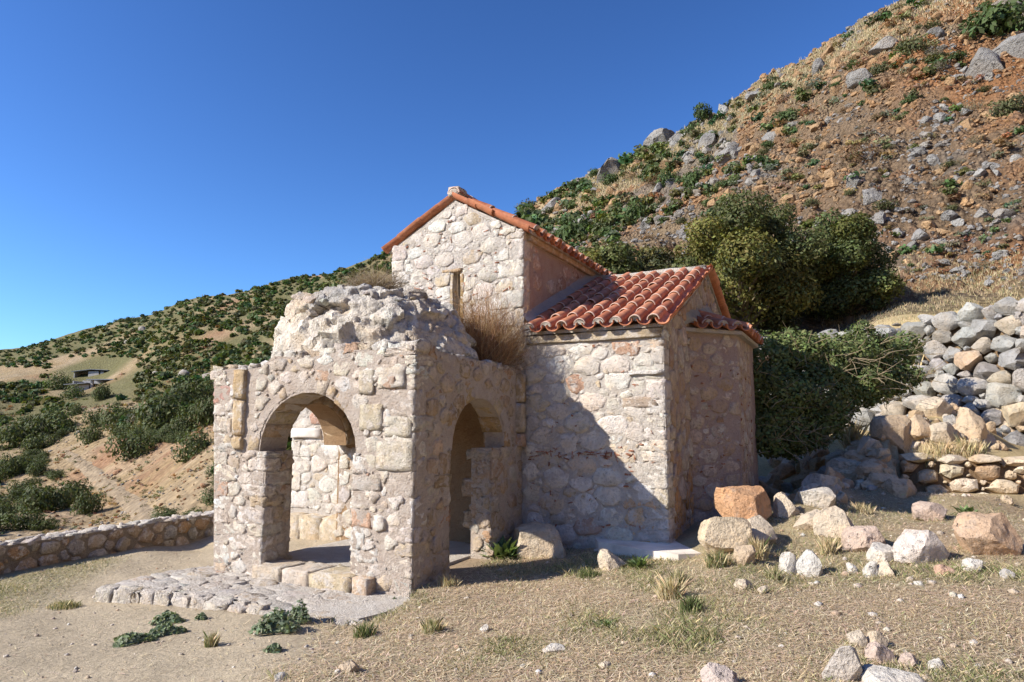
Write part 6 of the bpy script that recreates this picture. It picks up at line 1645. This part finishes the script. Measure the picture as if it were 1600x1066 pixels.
for i, wd in enumerate([
    (432, 988, 74, 34, 'leafy', 'largest grey-green leafy weed at the foot of the platform'), (468, 974, 40, 34, 'leafy', 'grey-green weed joined to the largest one at the platform'), (640, 938, 44, 42, 'leafy', 'green weed climbing the near corner of the porch'), (618, 952, 40, 16, 'leafy', 'low green weed at the foot of the porch corner weed'),
    (205, 1004, 66, 13, 'leafy', 'flat grey-green weed on the bare track, nearest of three'), (258, 990, 60, 15, 'leafy', 'flat grey-green weed on the bare track, middle of three'), (262, 972, 50, 15, 'leafy', 'flat grey-green weed on the bare track, nearest the platform'), (315, 968, 18, 10, 'leafy', 'tiny green weed beside the platform edge stones'), (428, 1018, 28, 12, 'leafy', 'small green weed below the largest leafy one'),
    (570, 995, 44, 24, 'green', 'dense green grass tuft in front of the step'), (676, 988, 42, 26, 'mixed', 'half-dry grass tuft right of the porch corner'), (786, 872, 78, 42, 'rosette', 'bushy fern-like green plant at the foot of the side arch'), (998, 888, 50, 28, 'rosette', 'long-leaved green plant beside the low cream stone'), (920, 902, 46, 16, 'green', 'low green grass patch at the edge of the shade'), (1080, 958, 44, 30, 'green', 'green grass tuft in the dry grass right of centre'),
    (1050, 935, 50, 36, 'dry', 'tall straw-coloured grass tuft below the apron'), (1062, 912, 36, 24, 'mixed', 'greenish tuft behind the tall straw-coloured one'), (946, 978, 44, 14, 'rosette', 'flat bright green rosette in the straw'), (1122, 885, 48, 26, 'mixed', 'half-green tuft below the rounded cream boulder'), (1186, 872, 34, 34, 'dry', 'straw tuft under the boulders beside the apse'), (1186, 812, 42, 18, 'rosette', 'small green plant in front of the orange block'), (1232, 800, 24, 12, 'leafy', 'little green weed on the white boulder edge'),
    (1510, 806, 46, 24, 'rosette', 'blue-green spiky plant alone on the terrace'), (1295, 866, 30, 30, 'dry', 'pale straw tuft below the undercut boulder'), (1300, 860, 26, 20, 'green', 'small green tuft beside the undercut boulder'), (1295, 865, 22, 12, 'leafy', 'low green weed in front of the undercut boulder'), (1555, 676, 34, 36, 'leafy', 'blue-green cushion plant rooted in the dry stone wall'), (100, 950, 60, 14, 'mixed', 'yellowish grass patch on the bare track near the parapet'), (330, 1010, 24, 26, 'mixed', 'lone thin upright grass on the bare track'), (600, 870, 20, 8, 'leafy', 'tiny weed on the porch threshold'),
    (700, 915, 40, 20, 'dry', 'dry tuft in the shade at the porch side pier'), (1470, 720, 60, 34, 'dry', 'straw tuft on top of the low terrace wall, left one'), (1510, 715, 60, 34, 'dry', 'straw tuft on top of the low terrace wall, right one'), (1425, 640, 30, 80, 'dry', 'tall pale straw clump against the grey wall end'), (1405, 610, 26, 60, 'dry', 'tall pale straw clump behind the first at the wall end'), (1330, 700, 30, 50, 'dry', 'dry stalks at the foot of the creeper thicket'), (1290, 790, 40, 18, 'dry', 'straw tuft between white and cream boulders'), (1440, 745, 22, 50, 'dry', 'upright straw in the gap at the wall end'), (1345, 800, 44, 16, 'dry', 'thin straw tuft on the terrace path'), (1110, 1000, 40, 18, 'mixed', 'half-green tuft in the near grass'), (1210, 905, 30, 20, 'mixed', 'half-green tuft left of the white pair of stones')]):
    weed(*wd, 700 + i)
# straw litter, short dry grass and green sward
g_ = np.random.default_rng(800)
def keepmask(X, Y, k): 
    st, lf, gr = near_masks(X, Y); return st, lf, gr
X, Y = yard_points(260000, g_, 2.4, 12.5)
st, lf, gr = near_masks(X, Y); pk = np.clip(st * .95 + lf * .6 + .035, 0, 1); keep = g_.random(len(X)) < pk; X, Y = X[keep], Y[keep]; n = len(X); Z = gheight(X, Y)
a = g_.uniform(0, 6.28, n); ln = g_.uniform(.02, .11, n) * g_.random(n) ** .4; wd = g_.uniform(.0022, .0056, n); el = g_.normal(.08, .16, n)
d = np.stack([np.cos(a) * np.cos(el), np.sin(a) * np.cos(el), np.sin(el)], -1) * ln[:, None] / 2; sd = np.stack([-np.sin(a), np.cos(a), 0 * a], -1) * wd[:, None] / 2
c = np.stack([X, Y, Z + .006 + np.abs(d[:, 2]) + .006 * g_.random(n)], -1)
V = np.stack([c - d - sd, c - d + sd, c + d + sd, c + d - sd], 1).reshape(-1, 3); F = np.arange(n * 4).reshape(n, 4)
cc = np.array([.63, .505, .355]) * g_.uniform(.5, 1.4, (n, 1)) * (1 + g_.normal(0, .06, (n, 3)))
mesh('straw_litter', V, F, M_STRAW, None, np.repeat(np.clip(cc, .02, .8), 4, 0), smooth=False, kind='stuff')
X, Y = yard_points(640000, g_, 2.4, 12.5)
st, lf, gr = near_masks(X, Y); cl = vnoise(np.stack([X * 3, Y * 3, 0 * X], -1), 12); pk = np.clip(st * (.22 + .70 * gr) * sstep(.15, .65, cl) + lf * .7, 0, 1) * (1 - .80 * sstep(6.6, 7.4, Y) * (X > 2)); keep = g_.random(len(X)) < pk; X, Y, gr, lf = X[keep], Y[keep], gr[keep], lf[keep]; n = len(X)
for fx, fy, fr in FEET:
    m_ = int(40 + 420 * fr); aa = g_.uniform(0, 6.28, m_); rr_ = fr * g_.uniform(.72, 1.15, m_)
    X = np.append(X, fx + np.cos(aa) * rr_); Y = np.append(Y, fy + np.sin(aa) * rr_ * .85); gr = np.append(gr, np.full(m_, .6)); lf = np.append(lf, np.zeros(m_))
n = len(X)
Z = gheight(X, Y); hg = .011 + .034 * g_.random(n) ** 1.6 * (.7 + gr + .8 * sstep(.5, .8, vnoise(np.stack([X * 1.7, Y * 1.7, 0 * X], -1), 19)))
mg = g_.random(n) < np.clip(.25 + .35 * gr + .35 * lf, 0, .8)
cols = straw_cols(n, g_, 0); gcol = np.array([.20, .215, .09]) * g_.uniform(.6, 1.4, (n, 1)); cols = np.where(mg[:, None], gcol, cols * .92)
V, F, C = blades(np.stack([X, Y, Z - .004], -1), hg, g_.uniform(.0020, .0042, n), g_, np.clip(cols, .01, .8), .7)
mesh('grass', V, F, M_STRAW, None, C, smooth=False, kind='stuff')
